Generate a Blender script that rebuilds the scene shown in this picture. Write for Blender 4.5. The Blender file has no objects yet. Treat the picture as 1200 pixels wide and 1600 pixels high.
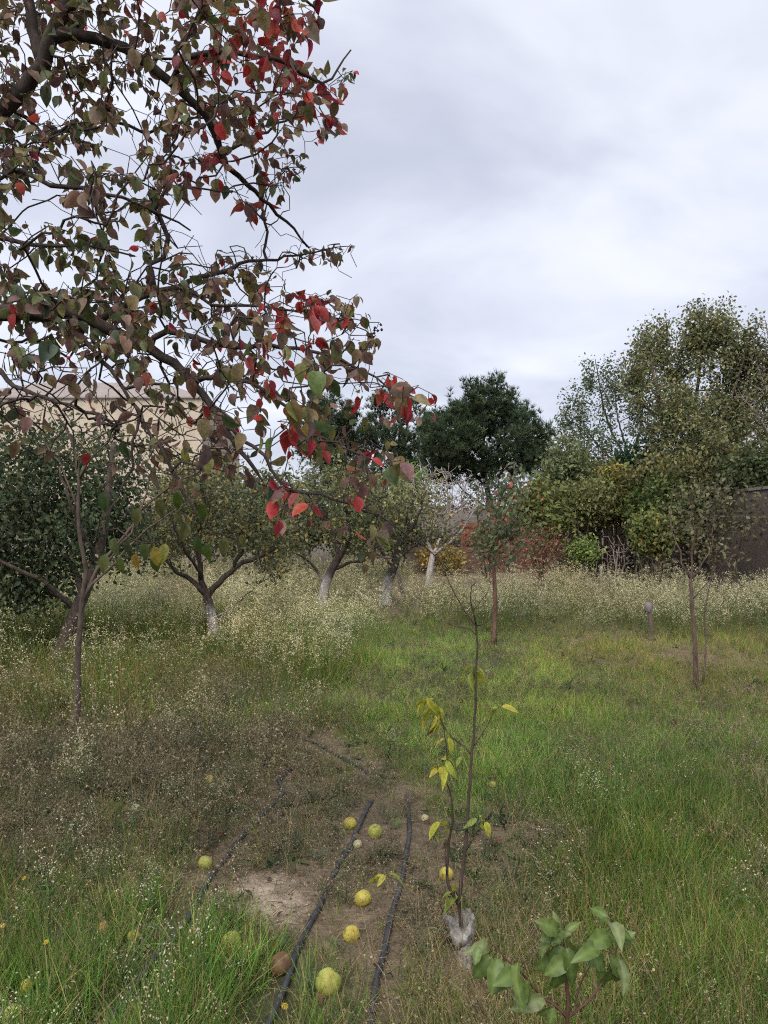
import bpy, math
import numpy as np
from math import radians, sin, cos, pi
from mathutils import Vector, Matrix

rng = np.random.default_rng(11)
S = bpy.context.scene
COL = S.collection

# ------------------------------------------------------------------ camera
F = 1155.5                      # focal length in pixels of the 1200 x 1600 picture
CAMZ = 1.6
PITCH = math.atan(30 / F)       # horizon sits 30 px under the centre
cam_d = bpy.data.cameras.new('camera')
cam_d.sensor_fit = 'VERTICAL'; cam_d.sensor_height = 36.0; cam_d.sensor_width = 27.0
cam_d.lens = 36.0 * F / 1600
cam_d.clip_start = 0.05; cam_d.clip_end = 900
cam = bpy.data.objects.new('camera', cam_d); COL.objects.link(cam)
cam.location = (0, 0, CAMZ); cam.rotation_euler = (pi / 2 + PITCH, 0, 0)
S.camera = cam
S.render.resolution_x = 768; S.render.resolution_y = 1024

# ------------------------------------------------------------------ sky and sun (overcast)
SUN_EL, SUN_AZ = radians(52), radians(200)      # azimuth: compass angle from +Y, clockwise
W = bpy.data.worlds.new('World'); S.world = W; W.use_nodes = True
nt = W.node_tree; nt.nodes.clear()
N = lambda t, **k: _node(nt, t, **k)
def _node(tree, t, **k):
    n = tree.nodes.new(t)
    for a, v in k.items(): setattr(n, a, v)
    return n
def L(tree, a, b): tree.links.new(a, b)
def build_world():
    out = N('ShaderNodeOutputWorld')
    sky = N('ShaderNodeTexSky', sky_type='NISHITA', sun_disc=False)
    sky.sun_elevation = SUN_EL; sky.sun_rotation = SUN_AZ
    bg_sky = N('ShaderNodeBackground'); bg_sky.inputs['Strength'].default_value = 0.06
    L(nt, sky.outputs[0], bg_sky.inputs['Color'])
    tc = N('ShaderNodeTexCoord')
    sep = N('ShaderNodeSeparateXYZ'); L(nt, tc.outputs['Generated'], sep.inputs[0])
    zc = N('ShaderNodeMath', operation='MAXIMUM'); L(nt, sep.outputs['Z'], zc.inputs[0]); zc.inputs[1].default_value = 0.0
    za = N('ShaderNodeMath', operation='ADD'); L(nt, zc.outputs[0], za.inputs[0]); za.inputs[1].default_value = 0.28
    dx = N('ShaderNodeMath', operation='DIVIDE'); L(nt, sep.outputs['X'], dx.inputs[0]); L(nt, za.outputs[0], dx.inputs[1])
    dy = N('ShaderNodeMath', operation='DIVIDE'); L(nt, sep.outputs['Y'], dy.inputs[0]); L(nt, za.outputs[0], dy.inputs[1])
    cmb = N('ShaderNodeCombineXYZ'); L(nt, dx.outputs[0], cmb.inputs[0]); L(nt, dy.outputs[0], cmb.inputs[1])
    mp = N('ShaderNodeMapping'); mp.inputs['Scale'].default_value = (0.85, 1.05, 1); mp.inputs['Location'].default_value = (5.3, 0.9, 0)
    mp.inputs['Rotation'].default_value = (0, 0, radians(-14))
    L(nt, cmb.outputs[0], mp.inputs[0])
    n1 = N('ShaderNodeTexNoise'); n1.inputs['Scale'].default_value = 1.9; n1.inputs['Detail'].default_value = 7; n1.inputs['Roughness'].default_value = 0.5
    n1.inputs['Distortion'].default_value = 0.35
    L(nt, mp.outputs[0], n1.inputs['Vector'])
    r1 = N('ShaderNodeValToRGB'); r1.color_ramp.interpolation = 'B_SPLINE'
    e = r1.color_ramp.elements
    e[0].position = 0.32; e[0].color = (0.49, 0.52, 0.62, 1)
    e[1].position = 0.68; e[1].color = (0.83, 0.85, 0.93, 1)
    m = e.new(0.5); m.color = (0.62, 0.65, 0.76, 1)
    L(nt, n1.outputs['Fac'], r1.inputs[0])
    bg_c = N('ShaderNodeBackground'); bg_c.inputs['Strength'].default_value = 0.545
    L(nt, r1.outputs[0], bg_c.inputs['Color'])
    mix = N('ShaderNodeMixShader'); mix.inputs[0].default_value = 0.90
    L(nt, bg_sky.outputs[0], mix.inputs[1]); L(nt, bg_c.outputs[0], mix.inputs[2]); L(nt, mix.outputs[0], out.inputs[0])
build_world()
sun_d = bpy.data.lights.new('sun', 'SUN'); sun_d.energy = 1.5; sun_d.angle = radians(45); sun_d.color = (1, 0.96, 0.9)
sun = bpy.data.objects.new('sun', sun_d); COL.objects.link(sun)
sd = Vector((sin(SUN_AZ) * cos(SUN_EL), cos(SUN_AZ) * cos(SUN_EL), sin(SUN_EL)))
sun.rotation_euler = sd.to_track_quat('Z', 'Y').to_euler(); sun.location = (0, 0, 30)
S.view_settings.view_transform = 'Standard'; S.view_settings.look = 'None'
S.view_settings.exposure = 1.22; S.view_settings.gamma = 1.0; S.view_settings.use_curve_mapping = False
cy = S.cycles
cy.use_denoising = False; cy.filter_width = 1.15; cy.max_bounces = 4; cy.diffuse_bounces = 2; cy.glossy_bounces = 1; cy.transmission_bounces = 3; cy.use_light_tree = False
cy.use_adaptive_sampling = True; cy.adaptive_threshold = 0.036; cy.adaptive_min_samples = 40

# ------------------------------------------------------------------ coordinates
def A(*v): return np.array(v, float)
_f = A(0, cos(PITCH), sin(PITCH)); _u = A(0, -sin(PITCH), cos(PITCH)); _r = A(1, 0, 0); _c = A(0, 0, CAMZ)
def P(px, py, d):
    """world point seen at (px, py) at depth d"""
    return _c + d * _f + (px - 600) / F * d * _r - (py - 800) / F * d * _u
def G(px, py, z=0.0):
    v = _f + (px - 600) / F * _r - (py - 800) / F * _u
    return _c + v * ((z - CAMZ) / v[2])
def depth(p): return float((np.asarray(p) - _c) @ _f)
def proj(p):
    q = np.atleast_2d(p) - _c; d = q @ _f
    d = np.where(np.abs(d) < 1e-6, 1e-6, d)
    return 600 + F * (q @ _r) / d, 800 - F * (q @ _u) / d, d
def vnoise(x, y, seed=0):
    x = np.asarray(x, float); y = np.asarray(y, float)
    xi = np.floor(x).astype(np.int64); yi = np.floor(y).astype(np.int64)
    fx = x - xi; fy = y - yi; fx = fx * fx * (3 - 2 * fx); fy = fy * fy * (3 - 2 * fy)
    def h(a, b):
        n = (a * 374761393 + b * 668265263 + seed * 974711) & 0x7fffffff
        n = ((n ^ (n >> 13)) * 1274126177) & 0x7fffffff
        return ((n ^ (n >> 16)) & 0xffff) / 65535.0
    return (h(xi, yi) * (1 - fx) + h(xi + 1, yi) * fx) * (1 - fy) + (h(xi, yi + 1) * (1 - fx) + h(xi + 1, yi + 1) * fx) * fy
def fbm(x, y, seed=0): return 0.55 * vnoise(x, y, seed) + 0.3 * vnoise(x * 2.1, y * 2.1, seed + 5) + 0.15 * vnoise(x * 4.3, y * 4.3, seed + 9)
def gz(x, y): return 0.10 * (fbm(np.asarray(x) * 0.7, np.asarray(y) * 0.7, 3) - 0.5) + 0.02 * (vnoise(np.asarray(x) * 6, np.asarray(y) * 6, 4) - 0.5)
def sig(v): return 1 / (1 + np.exp(-np.clip(v, -40, 40)))
def unit(v): v = np.asarray(v, float); return v / np.maximum(np.linalg.norm(v, axis=-1, keepdims=True), 1e-9)

# ------------------------------------------------------------------ materials
def plant_mat(name, instanced=False, spots=0.0, transl=0.3, rough=0.65, spec=0.25, noise=0.25, nscale=40):
    m = bpy.data.materials.new(name); m.use_nodes = True; t = m.node_tree; t.nodes.clear()
    out = _node(t, 'ShaderNodeOutputMaterial')
    a = _node(t, 'ShaderNodeAttribute', attribute_name='col')
    c = a.outputs['Color']
    if instanced:
        ti = _node(t, 'ShaderNodeAttribute', attribute_name='tint', attribute_type='INSTANCER')
        mu = _node(t, 'ShaderNodeMix', data_type='RGBA', blend_type='MULTIPLY'); mu.inputs[0].default_value = 1
        L(t, c, mu.inputs[6]); L(t, ti.outputs['Color'], mu.inputs[7]); c = mu.outputs[2]
    if noise:
        g = _node(t, 'ShaderNodeNewGeometry')
        nz = _node(t, 'ShaderNodeTexNoise'); nz.inputs['Scale'].default_value = nscale; nz.inputs['Detail'].default_value = 3
        L(t, g.outputs['Position'], nz.inputs['Vector'])
        mr = _node(t, 'ShaderNodeMapRange'); mr.inputs[3].default_value = 1 - noise * 1.6; mr.inputs[4].default_value = 1 + noise * 1.6
        L(t, nz.outputs['Fac'], mr.inputs[0])
        hs = _node(t, 'ShaderNodeHueSaturation'); L(t, mr.outputs[0], hs.inputs['Value']); L(t, c, hs.inputs['Color']); c = hs.outputs[0]
    if spots:      # brown flecks and blotches of old leaves
        g2 = _node(t, 'ShaderNodeNewGeometry'); n2 = _node(t, 'ShaderNodeTexNoise'); n2.inputs['Scale'].default_value = 150; n2.inputs['Detail'].default_value = 2
        L(t, g2.outputs['Position'], n2.inputs['Vector']); r2 = _node(t, 'ShaderNodeMapRange'); r2.inputs[1].default_value = .56; r2.inputs[2].default_value = .68; r2.inputs[3].default_value = 0; r2.inputs[4].default_value = spots
        L(t, n2.outputs['Fac'], r2.inputs[0]); ms = _node(t, 'ShaderNodeMix', data_type='RGBA'); L(t, r2.outputs[0], ms.inputs[0]); L(t, c, ms.inputs[6]); ms.inputs[7].default_value = (.07, .045, .03, 1); c = ms.outputs[2]
    p = _node(t, 'ShaderNodeBsdfPrincipled'); p.inputs['Roughness'].default_value = rough; p.inputs['Specular IOR Level'].default_value = spec
    L(t, c, p.inputs['Base Color'])
    if transl:
        tr = _node(t, 'ShaderNodeBsdfTranslucent'); L(t, c, tr.inputs['Color'])
        mx = _node(t, 'ShaderNodeMixShader'); mx.inputs[0].default_value = transl
        L(t, p.outputs[0], mx.inputs[1]); L(t, tr.outputs[0], mx.inputs[2]); L(t, mx.outputs[0], out.inputs[0])
    else: L(t, p.outputs[0], out.inputs[0])
    return m
def surf_mat(name, c1, c2, scale=8, rough=0.85, bump=0.3, bscale=None, attr=False, detail=6, metallic=0, stretch=(1, 1, 1), dist=0.01, spec=0.3):
    m = bpy.data.materials.new(name); m.use_nodes = True; t = m.node_tree; t.nodes.clear()
    out = _node(t, 'ShaderNodeOutputMaterial'); p = _node(t, 'ShaderNodeBsdfPrincipled'); L(t, p.outputs[0], out.inputs[0])
    p.inputs['Roughness'].default_value = rough; p.inputs['Metallic'].default_value = metallic; p.inputs['Specular IOR Level'].default_value = spec
    g = _node(t, 'ShaderNodeNewGeometry'); mp = _node(t, 'ShaderNodeMapping'); mp.inputs['Scale'].default_value = stretch
    L(t, g.outputs['Position'], mp.inputs[0])
    nz = _node(t, 'ShaderNodeTexNoise'); nz.inputs['Scale'].default_value = scale; nz.inputs['Detail'].default_value = detail; nz.inputs['Roughness'].default_value = 0.65
    L(t, mp.outputs[0], nz.inputs['Vector'])
    r = _node(t, 'ShaderNodeValToRGB'); r.color_ramp.elements[0].position = 0.3; r.color_ramp.elements[1].position = 0.7
    r.color_ramp.elements[0].color = (*c1, 1); r.color_ramp.elements[1].color = (*c2, 1); L(t, nz.outputs['Fac'], r.inputs[0])
    c = r.outputs[0]
    if attr:
        a = _node(t, 'ShaderNodeAttribute', attribute_name='col')
        mu = _node(t, 'ShaderNodeMix', data_type='RGBA', blend_type='MULTIPLY'); mu.inputs[0].default_value = 1
        L(t, c, mu.inputs[6]); L(t, a.outputs['Color'], mu.inputs[7]); c = mu.outputs[2]
    L(t, c, p.inputs['Base Color'])
    if bump:
        n2 = _node(t, 'ShaderNodeTexNoise'); n2.inputs['Scale'].default_value = bscale or scale * 3; n2.inputs['Detail'].default_value = 5
        L(t, mp.outputs[0], n2.inputs['Vector'])
        b = _node(t, 'ShaderNodeBump'); b.inputs['Strength'].default_value = bump; b.inputs['Distance'].default_value = dist
        L(t, n2.outputs['Fac'], b.inputs['Height']); L(t, b.outputs[0], p.inputs['Normal'])
    return m
M_LEAF = plant_mat('leaf', spots=0.42, transl=0.4, rough=0.5, spec=0.35, noise=0.42, nscale=70)
M_BROAD = plant_mat('broad_leaf', transl=0.33, rough=0.45, spec=0.4, noise=0.22, nscale=60)
M_FOL = plant_mat('foliage', transl=0.33, rough=0.6, spec=0.2, noise=0.2, nscale=6)
M_INST = plant_mat('meadow', instanced=True, transl=0.28, rough=0.75, spec=0.12, noise=0.0)
M_BARK = surf_mat('bark', (0.42, 0.42, 0.42), (1.45, 1.38, 1.3), scale=26, rough=0.9, bump=1.0, bscale=60, attr=True, stretch=(1, 1, 0.35), dist=0.006, spec=0.15)
M_SOIL = surf_mat('soil', (0.55, 0.55, 0.55), (1.35, 1.3, 1.25), scale=14, rough=0.95, bump=0.9, bscale=45, attr=True, detail=10, dist=0.02, spec=0.1)
M_HOSE = surf_mat('hose_plastic', (0.02, 0.022, 0.028), (0.06, 0.06, 0.066), scale=18, rough=0.5, bump=0.05, dist=0.002)
M_FRUIT = plant_mat('fruit_skin', transl=0.0, rough=0.5, spec=0.3, noise=0.22, nscale=45)
M_CLOTH = surf_mat('wrap_cloth', (0.20, 0.18, 0.165), (0.55, 0.52, 0.49), scale=38, rough=0.9, bump=0.6, bscale=120, dist=0.004)
M_STONE = surf_mat('limestone', (0.46, 0.38, 0.29), (0.60, 0.51, 0.40), scale=1.6, rough=0.9, bump=0.4, bscale=9)
M_ROOF = surf_mat('roof_sheet', (0.24, 0.20, 0.185), (0.33, 0.28, 0.255), scale=3, rough=0.8, bump=0.3)
M_WALLG = surf_mat('grey_render', (0.17, 0.15, 0.135), (0.25, 0.22, 0.20), scale=1.2, rough=0.95, bump=0.5, bscale=18)
M_WALLD = surf_mat('weathered_render', (0.105, 0.085, 0.075), (0.165, 0.135, 0.12), scale=0.9, rough=0.95, bump=0.5, bscale=16)
M_RED = surf_mat('rusty_red_paint', (0.16, 0.055, 0.035), (0.27, 0.09, 0.055), scale=2.5, rough=0.8, bump=0.3)
M_BOARD = surf_mat('old_boards', (0.07, 0.052, 0.042), (0.17, 0.135, 0.11), scale=5, rough=0.95, bump=0.6, stretch=(3, 3, 0.25))
M_BRICK = surf_mat('old_brick', (0.10, 0.062, 0.045), (0.16, 0.10, 0.073), scale=6, rough=0.95, bump=0.5)
M_WOOD = surf_mat('pale_wood', (0.20, 0.165, 0.13), (0.36, 0.31, 0.26), scale=9, rough=0.9, bump=0.4, stretch=(4, 4, 0.4))
M_GLASS = surf_mat('dark_window', (0.02, 0.022, 0.025), (0.03, 0.032, 0.036), scale=2, rough=0.15, bump=0, spec=0.6)

# ------------------------------------------------------------------ mesh helpers
def mesh(name, verts, faces, cols=None, mat=None, smooth=True):
    """verts (n,3); faces: list of (m,k) int arrays; cols (n,3) per vertex"""
    me = bpy.data.meshes.new(name)
    verts = np.ascontiguousarray(verts, dtype=np.float32)
    if not isinstance(faces, list): faces = [faces]
    faces = [np.asarray(f, np.int32) for f in faces if len(f)]
    me.vertices.add(len(verts)); me.vertices.foreach_set('co', verts.ravel())
    if faces:
        loops = np.concatenate([f.ravel() for f in faces]); tot = np.concatenate([np.full(len(f), f.shape[1], np.int32) for f in faces])
        st = np.concatenate([[0], np.cumsum(tot)[:-1]]).astype(np.int32)
        me.loops.add(len(loops)); me.loops.foreach_set('vertex_index', loops.astype(np.int32))
        me.polygons.add(len(tot)); me.polygons.foreach_set('loop_start', st)
        me.polygons.foreach_set('use_smooth', np.full(len(tot), smooth, bool))
    if cols is not None:
        c = np.ones((len(verts), 4), np.float32); c[:, :3] = cols
        at = me.attributes.new('col', 'FLOAT_COLOR', 'POINT'); at.data.foreach_set('color', c.ravel())
    me.update(calc_edges=True); me.validate()
    if mat: me.materials.append(mat)
    return me
def obj(name, me, parent=None, loc=None):
    o = bpy.data.objects.new(name, me); COL.objects.link(o)
    if parent is not None: o.parent = parent
    if loc is not None: o.location = loc
    return o
def tag(o, label=None, cat=None, group=None, kind=None):
    if label: o['label'] = label
    if cat: o['category'] = cat
    if group: o['group'] = group
    if kind: o['kind'] = kind
    return o
def empty(name, loc): return obj(name, None, loc=loc)
class MB:
    """collects pieces of one mesh"""
    def __init__(s): s.v = []; s.f = {}; s.c = []; s.n = 0
    def add(s, v, faces, col=(1, 1, 1)):
        v = np.asarray(v, float).reshape(-1, 3)
        for f in (faces if isinstance(faces, list) else [faces]):
            f = np.asarray(f, int)
            if len(f): s.f.setdefault(f.shape[1], []).append(f + s.n)
        s.v.append(v); c = np.asarray(col, float)
        s.c.append(np.broadcast_to(c, (len(v), 3)) if c.ndim == 1 else c); s.n += len(v)
    def box(s, a, b, col=(1, 1, 1)):
        (x0, y0, z0), (x1, y1, z1) = a, b
        v = [(x0, y0, z0), (x1, y0, z0), (x1, y1, z0), (x0, y1, z0), (x0, y0, z1), (x1, y0, z1), (x1, y1, z1), (x0, y1, z1)]
        s.add(v, np.array([(0, 3, 2, 1), (4, 5, 6, 7), (0, 1, 5, 4), (1, 2, 6, 5), (2, 3, 7, 6), (3, 0, 4, 7)]), col)
    def tube(s, pts, rad, sides=6, col=(1, 1, 1), cap=True):
        pts = np.asarray(pts, float); n = len(pts); rad = np.broadcast_to(np.asarray(rad, float), (n,))
        t = np.gradient(pts, axis=0); t = unit(t)
        ref = np.array([0, 0, 1.0]) if abs(t[0][2]) < 0.8 else np.array([1.0, 0, 0])
        u = np.empty((n, 3)); a = np.cross(t[0], ref); a /= np.linalg.norm(a) + 1e-12
        for i in range(n):
            a = a - t[i] * (a @ t[i]); a /= np.linalg.norm(a) + 1e-12; u[i] = a
        w = np.cross(t, u); an = np.arange(sides) * 2 * pi / sides
        ring = (u[:, None, :] * np.cos(an)[None, :, None] + w[:, None, :] * np.sin(an)[None, :, None]) * rad[:, None, None] + pts[:, None, :]
        i = np.arange(n - 1)[:, None] * sides; j = np.arange(sides)[None, :]; k = (j + 1) % sides
        q = np.stack([i + j, i + k, i + sides + k, i + sides + j], -1).reshape(-1, 4)
        fs = [q]
        if cap and sides >= 3:
            fs.append(np.array([list(range(sides))[::-1]])); fs.append(np.array([list(range((n - 1) * sides, n * sides))]))
        c = np.asarray(col, float)
        if c.ndim == 2: c = np.repeat(c, sides, axis=0)
        if c.ndim == 3: c = c.reshape(-1, 3)
        s.add(ring.reshape(-1, 3), fs, c)
    def done(s, name, mat, smooth=True, shift=None):
        v = np.concatenate(s.v) if s.v else np.zeros((0, 3))
        if shift is not None: v = v - np.asarray(shift)
        return mesh(name, v, [np.concatenate(f) for f in s.f.values()], np.concatenate(s.c) if s.c else None, mat, smooth)
def stamp(tv, tf, pos, fr, scale, col, tcol=None):
    """template tv (m,3), faces tf (k,q) placed n times: pos (n,3), frames (n,3,3) rows = axes, scale (n,) -> verts, faces, cols"""
    n, m = len(pos), len(tv)
    v = np.einsum('mk,nkj->nmj', tv, fr) * np.asarray(scale).reshape(n, 1, 1) + np.asarray(pos)[:, None, :]
    off = (np.arange(n) * m)[:, None, None]
    f = (np.asarray(tf)[None] + off).reshape(-1, np.asarray(tf).shape[1])
    c = np.repeat(np.asarray(col)[:, None, :], m, 1)
    if tcol is not None: c = c * tcol[None]
    return v.reshape(-1, 3), f, c.reshape(-1, 3)
def frames(axis, nrm):
    """rows: x = side, y = axis, z = normal"""
    y = unit(axis); z = nrm - y * np.sum(nrm * y, -1, keepdims=True); z = unit(z); x = np.cross(y, z)
    return np.stack([x, y, z], -2)
def rvec(n): return unit(rng.normal(size=(n, 3)))

# ------------------------------------------------------------------ tree growing
def resample(p, step):
    p = np.asarray(p, float); s = np.concatenate([[0], np.cumsum(np.linalg.norm(np.diff(p, axis=0), axis=1))])
    n = max(2, int(math.ceil(s[-1] / step)) + 1); q = np.linspace(0, s[-1], n)
    # smooth (Catmull-like) by cubic hermite on arc length
    m = np.gradient(p, s, axis=0) if len(p) > 2 else np.repeat((p[1:] - p[:1]) / s[-1], 2, 0)
    i = np.clip(np.searchsorted(s, q, 'right') - 1, 0, len(p) - 2); h = s[i + 1] - s[i]; t = ((q - s[i]) / h)[:, None]; h = h[:, None]
    return (2*t**3 - 3*t**2 + 1) * p[i] + (t**3 - 2*t**2 + t) * h * m[i] + (-2*t**3 + 3*t**2) * p[i+1] + (t**3 - t**2) * h * m[i+1]
class Skel:
    def __init__(s): s.p = []; s.par = []; s.rm = []; s.pl = []
    def limb(s, pts, r0, r1, step=0.1, wob=0.0, join=True):
        q = resample(pts, step)
        if wob: q[1:] += rng.normal(size=q[1:].shape) * wob
        par = -1
        if s.p and join:
            par = int(np.argmin(np.linalg.norm(np.array(s.p) - q[0], axis=1))); q = q[1:] if np.linalg.norm(s.p[par] - q[0]) < step * 0.8 else q
        for k, x in enumerate(q):
            s.pl.append(0 if par < 0 else s.pl[par] + np.linalg.norm(x - s.p[par])); s.p.append(x); s.par.append(par)
            s.rm.append(r0 + (r1 - r0) * k / max(1, len(q) - 1)); par = len(s.p) - 1
    def grow(s, att, bf=0.25, seg=0.12, jit=0.12, tip=None, sag=0.0):
        att = np.asarray(att); n = len(att); base = np.array(s.p); pl = np.array(s.pl)
        D = np.linalg.norm(att[:, None, :] - base[None], axis=2) + bf * pl[None]
        near = D.argmin(1); cost = D[np.arange(n), near]; used = np.zeros(n, bool); ends = []
        for _ in range(n):
            i = int(np.argmin(np.where(used, 1e9, cost))); used[i] = True
            a = s.p[near[i]]; b = att[i]; ln = np.linalg.norm(b - a); k = max(1, int(round(ln / seg))); par = int(near[i]); new = []
            for j in range(1, k + 1):
                t = j / k; q = a + (b - a) * t
                if j < k: q = q + rng.normal(size=3) * jit * ln / k
                q = q + np.array([0, 0, 1.0]) * (4 * t * (1 - t)) * sag * ln
                s.pl.append(s.pl[par] + ln / k); s.p.append(q); s.par.append(par); s.rm.append(0.0); par = len(s.p) - 1; new.append(par)
            ends.append(par)
            for w in new:
                d = np.linalg.norm(att - s.p[w], axis=1) + bf * s.pl[w]; u = d < cost
                cost = np.where(u, d, cost); near = np.where(u, w, near)
        return ends
    def radii(s, tip=0.0015, pw=2.2, rmax=1.0):
        n = len(s.p); acc = np.zeros(n); r = np.zeros(n); kids = [[] for _ in range(n)]
        for i in range(n - 1, -1, -1):
            r[i] = max(s.rm[i], min(rmax, max(tip, acc[i] ** (1 / pw))))
            if s.par[i] >= 0: acc[s.par[i]] += min(r[i], 0.6 * rmax) ** pw if s.rm[i] == 0 else 0; kids[s.par[i]].append(i)
        s.r = r; s.kids = kids
        return r
    def chains(s):
        out = []; stack = [(i, -1) for i in range(len(s.p)) if s.par[i] < 0]
        while stack:
            i, fr = stack.pop(); ch = [] if fr < 0 else [fr]
            while True:
                ch.append(i)
                if not s.kids[i]: break
                k = sorted(s.kids[i], key=lambda a: -(s.r[a] + (0.002 if s.rm[a] > 0 else 0)))
                stack += [(a, i) for a in k[1:]]; i = k[0]
            out.append((ch, fr < 0))
        return out
def skeleton_parts(s, root, base, bark, limb_r=0.012, paint=None, max_limbs=24, names=('trunk', 'limb', 'twigs'), thick=8):
    """trunk, each large limb, and the twigs (one mass) as parts of root"""
    P_ = np.array(s.p); big = []; tw = MB(); bark = np.asarray(bark)
    ch = s.chains(); ch.sort(key=lambda c: -s.r[c[0][min(1, len(c[0]) - 1)]] * len(c[0]) ** 0.5)
    nb = 0
    for c, isroot in ch:
        r = s.r[c].copy()
        if not isroot: r[0] = min(r[0], r[1] * 1.15)
        pts = P_[c]
        if len(c) < 2: continue
        main = isroot or (r[1] >= limb_r and nb < max_limbs and len(c) > 3)
        sides = thick if r.max() > 0.02 else 6 if r.max() > 0.008 else 4 if r.max() > 0.003 else 3
        cc = bark * (0.85 + 0.3 * rng.random())
        if isroot and pts[0][2] < 0.35: r = r * (1 + 0.45 * np.exp(-np.maximum(pts[:, 2], 0) / 0.12))
        if main:
            m = MB(); col = np.repeat(cc[None], len(c), 0)
            if paint is not None:
                aa = np.arange(sides)[None] * 6.0 / sides; zz = pts[:, 2][:, None]     # flaking limewash, ragged at its top
                k = (sig((paint[1] + .22 * (fbm(aa * 1.3 + pts[0][0], zz * 5, 17) - .5) - zz) / .035) * np.clip(.15 + 1.5 * fbm(aa * 2 + 3, zz * 9, 19), 0, 1))[..., None]
                col = np.repeat(col[:, None, :], sides, 1) * (1 - k) + np.asarray(paint[0]) * k
            m.tube(pts, r, sides, col); nm = names[0] if isroot else names[1]; nb += 0 if isroot else 1
            o = obj(nm, m.done(nm, M_BARK, shift=base), root)
        else: tw.tube(pts, r, sides, cc, cap=False)
    if tw.n: tag(obj(names[2], tw.done(names[2], M_BARK, shift=base), root), kind='stuff')
QUAD_V = np.array([(0, 0, 0), (0.30, 0.45, 0.10), (0, 1, -0.06), (-0.30, 0.45, 0.10)]); QUAD_F = np.array([(0, 1, 2, 3)])
FOLI = 1.6     # sets the reflectance level of all tree foliage palettes
def pick(pal, w, n):
    w = np.asarray(w, float); return np.asarray(pal)[rng.choice(len(pal), n, p=w / w.sum())]
def foliage(root, base, at, per, size, pal, w, spread, hang=0.25, name='foliage', var=0.25, clump=None, up=0.2):
    at = np.repeat(np.asarray(at), per, 0); n = len(at)
    pos = at + rng.normal(size=(n, 3)) * spread
    ax = unit(rng.normal(size=(n, 3)) + A(0, 0, -hang)); nr = unit(rng.normal(size=(n, 3)) + A(0, 0, up * 4))
    col = FOLI * pick(pal, w, n) * (1 + var * rng.normal(size=(n, 1))).clip(0.45, 1.7)
    if clump is not None: col = col * (1 + clump * (2 * vnoise(pos[:, 0] * 1.3 + pos[:, 1], pos[:, 2] * 1.3, 8) - 1))[:, None]
    pos[:, 2] = np.maximum(pos[:, 2], 0.03)
    v, f, c = stamp(QUAD_V, QUAD_F, pos - base, frames(ax, nr), size * rng.uniform(0.65, 1.25, n), col)
    return tag(obj(name, mesh(name, v, f, c, M_FOL, False), root), kind='stuff')
def ellip(cx, cy, rx, ry, d, n, dr=None, pw=0.5):
    """n points in an ellipsoid seen at px centre/radii, at depth d"""
    u = rvec(n) * rng.random((n, 1)) ** pw; k = d / F
    return P(cx, cy, d) + u * A(rx * k, dr if dr else rx * k, ry * k)

# leaf template with folded midrib: rows along the leaf
def leaf_tpl(width=0.62, rows=6, fold=0.18, curl=0.25, pet=0.35, tipp=1.0, broad=0.42, wave=0.0):
    ts = (1 - np.cos(np.linspace(0, pi, rows))) / 2; V = []; Fc = []; T = []
    for i, t in enumerate(ts):
        w = (math.sin(pi * min(1, t ** (math.log(0.5) / math.log(broad)))) ** 0.68) * width / 2 * (1 - 0.5 * max(0, t - .72) / .28 * tipp) if 0 < i < rows - 1 else 0.004
        z = -curl * t * t; wv = wave * math.sin(i * 2.4)
        V += [(-w, pet + t, z + fold * w * 2 + wv * w), (0, pet + t, z), (w, pet + t, z + fold * w * 2 - wv * w)]
        T += [(1, 1, 1), (0.82, 0.82, 0.8), (1, 1, 1)]
        if i: a = 3 * i; Fc += [(a - 3, a - 2, a + 1, a), (a - 2, a - 1, a + 2, a + 1)]
    k = len(V); V += [(-0.012, 0, 0.05), (0.012, 0, 0.05), (0.012, pet, 0), (-0.012, pet, 0)]; T += [(0.9, 0.8, 0.6)] * 4; Fc.append((k, k + 1, k + 2, k + 3))
    return np.array(V), np.array(Fc), np.array(T)
def broad_leaf_tpl(width=.5, rows=10, fold=.12, curl=.4, pet=.2, wave=.1, seed=0):
    g = np.random.default_rng(seed); ts = (1 - np.cos(np.linspace(0, pi, rows))) / 2; V = []; T = []; Fc = []; us = (-1, -.5, 0, .5, 1)
    for i, t in enumerate(ts):
        w = (math.sin(pi * t ** .85) ** .62) * width / 2 * (1 - .45 * max(0, t - .75) / .25) if 0 < i < rows - 1 else .005
        for u in us:
            V.append((u * w * (1 + .06 * g.normal() * (abs(u) == 1)), pet + t - .05 * abs(u) * (i % 2), -curl * t * t + fold * abs(u) * w * 2 + wave * w * math.sin(i * 1.9 + u * 2) * abs(u)))
            v = 1.45 if u == 0 else (1.12 if i % 2 else .88) * (1 if abs(u) < 1 else .92); T.append((v, v, v * (.9 if u else 1)))
        if i:
            for c in range(4): a = 5 * i + c; Fc.append((a - 5, a - 4, a + 1, a))
    k = len(V); V += [(-.014, 0, .04), (.014, 0, .04), (.014, pet, 0), (-.014, pet, 0)]; T += [(1.3, 1.0, .9)] * 4; Fc.append((k, k + 1, k + 2, k + 3))
    return np.array(V), np.array(Fc), np.array(T)
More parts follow.
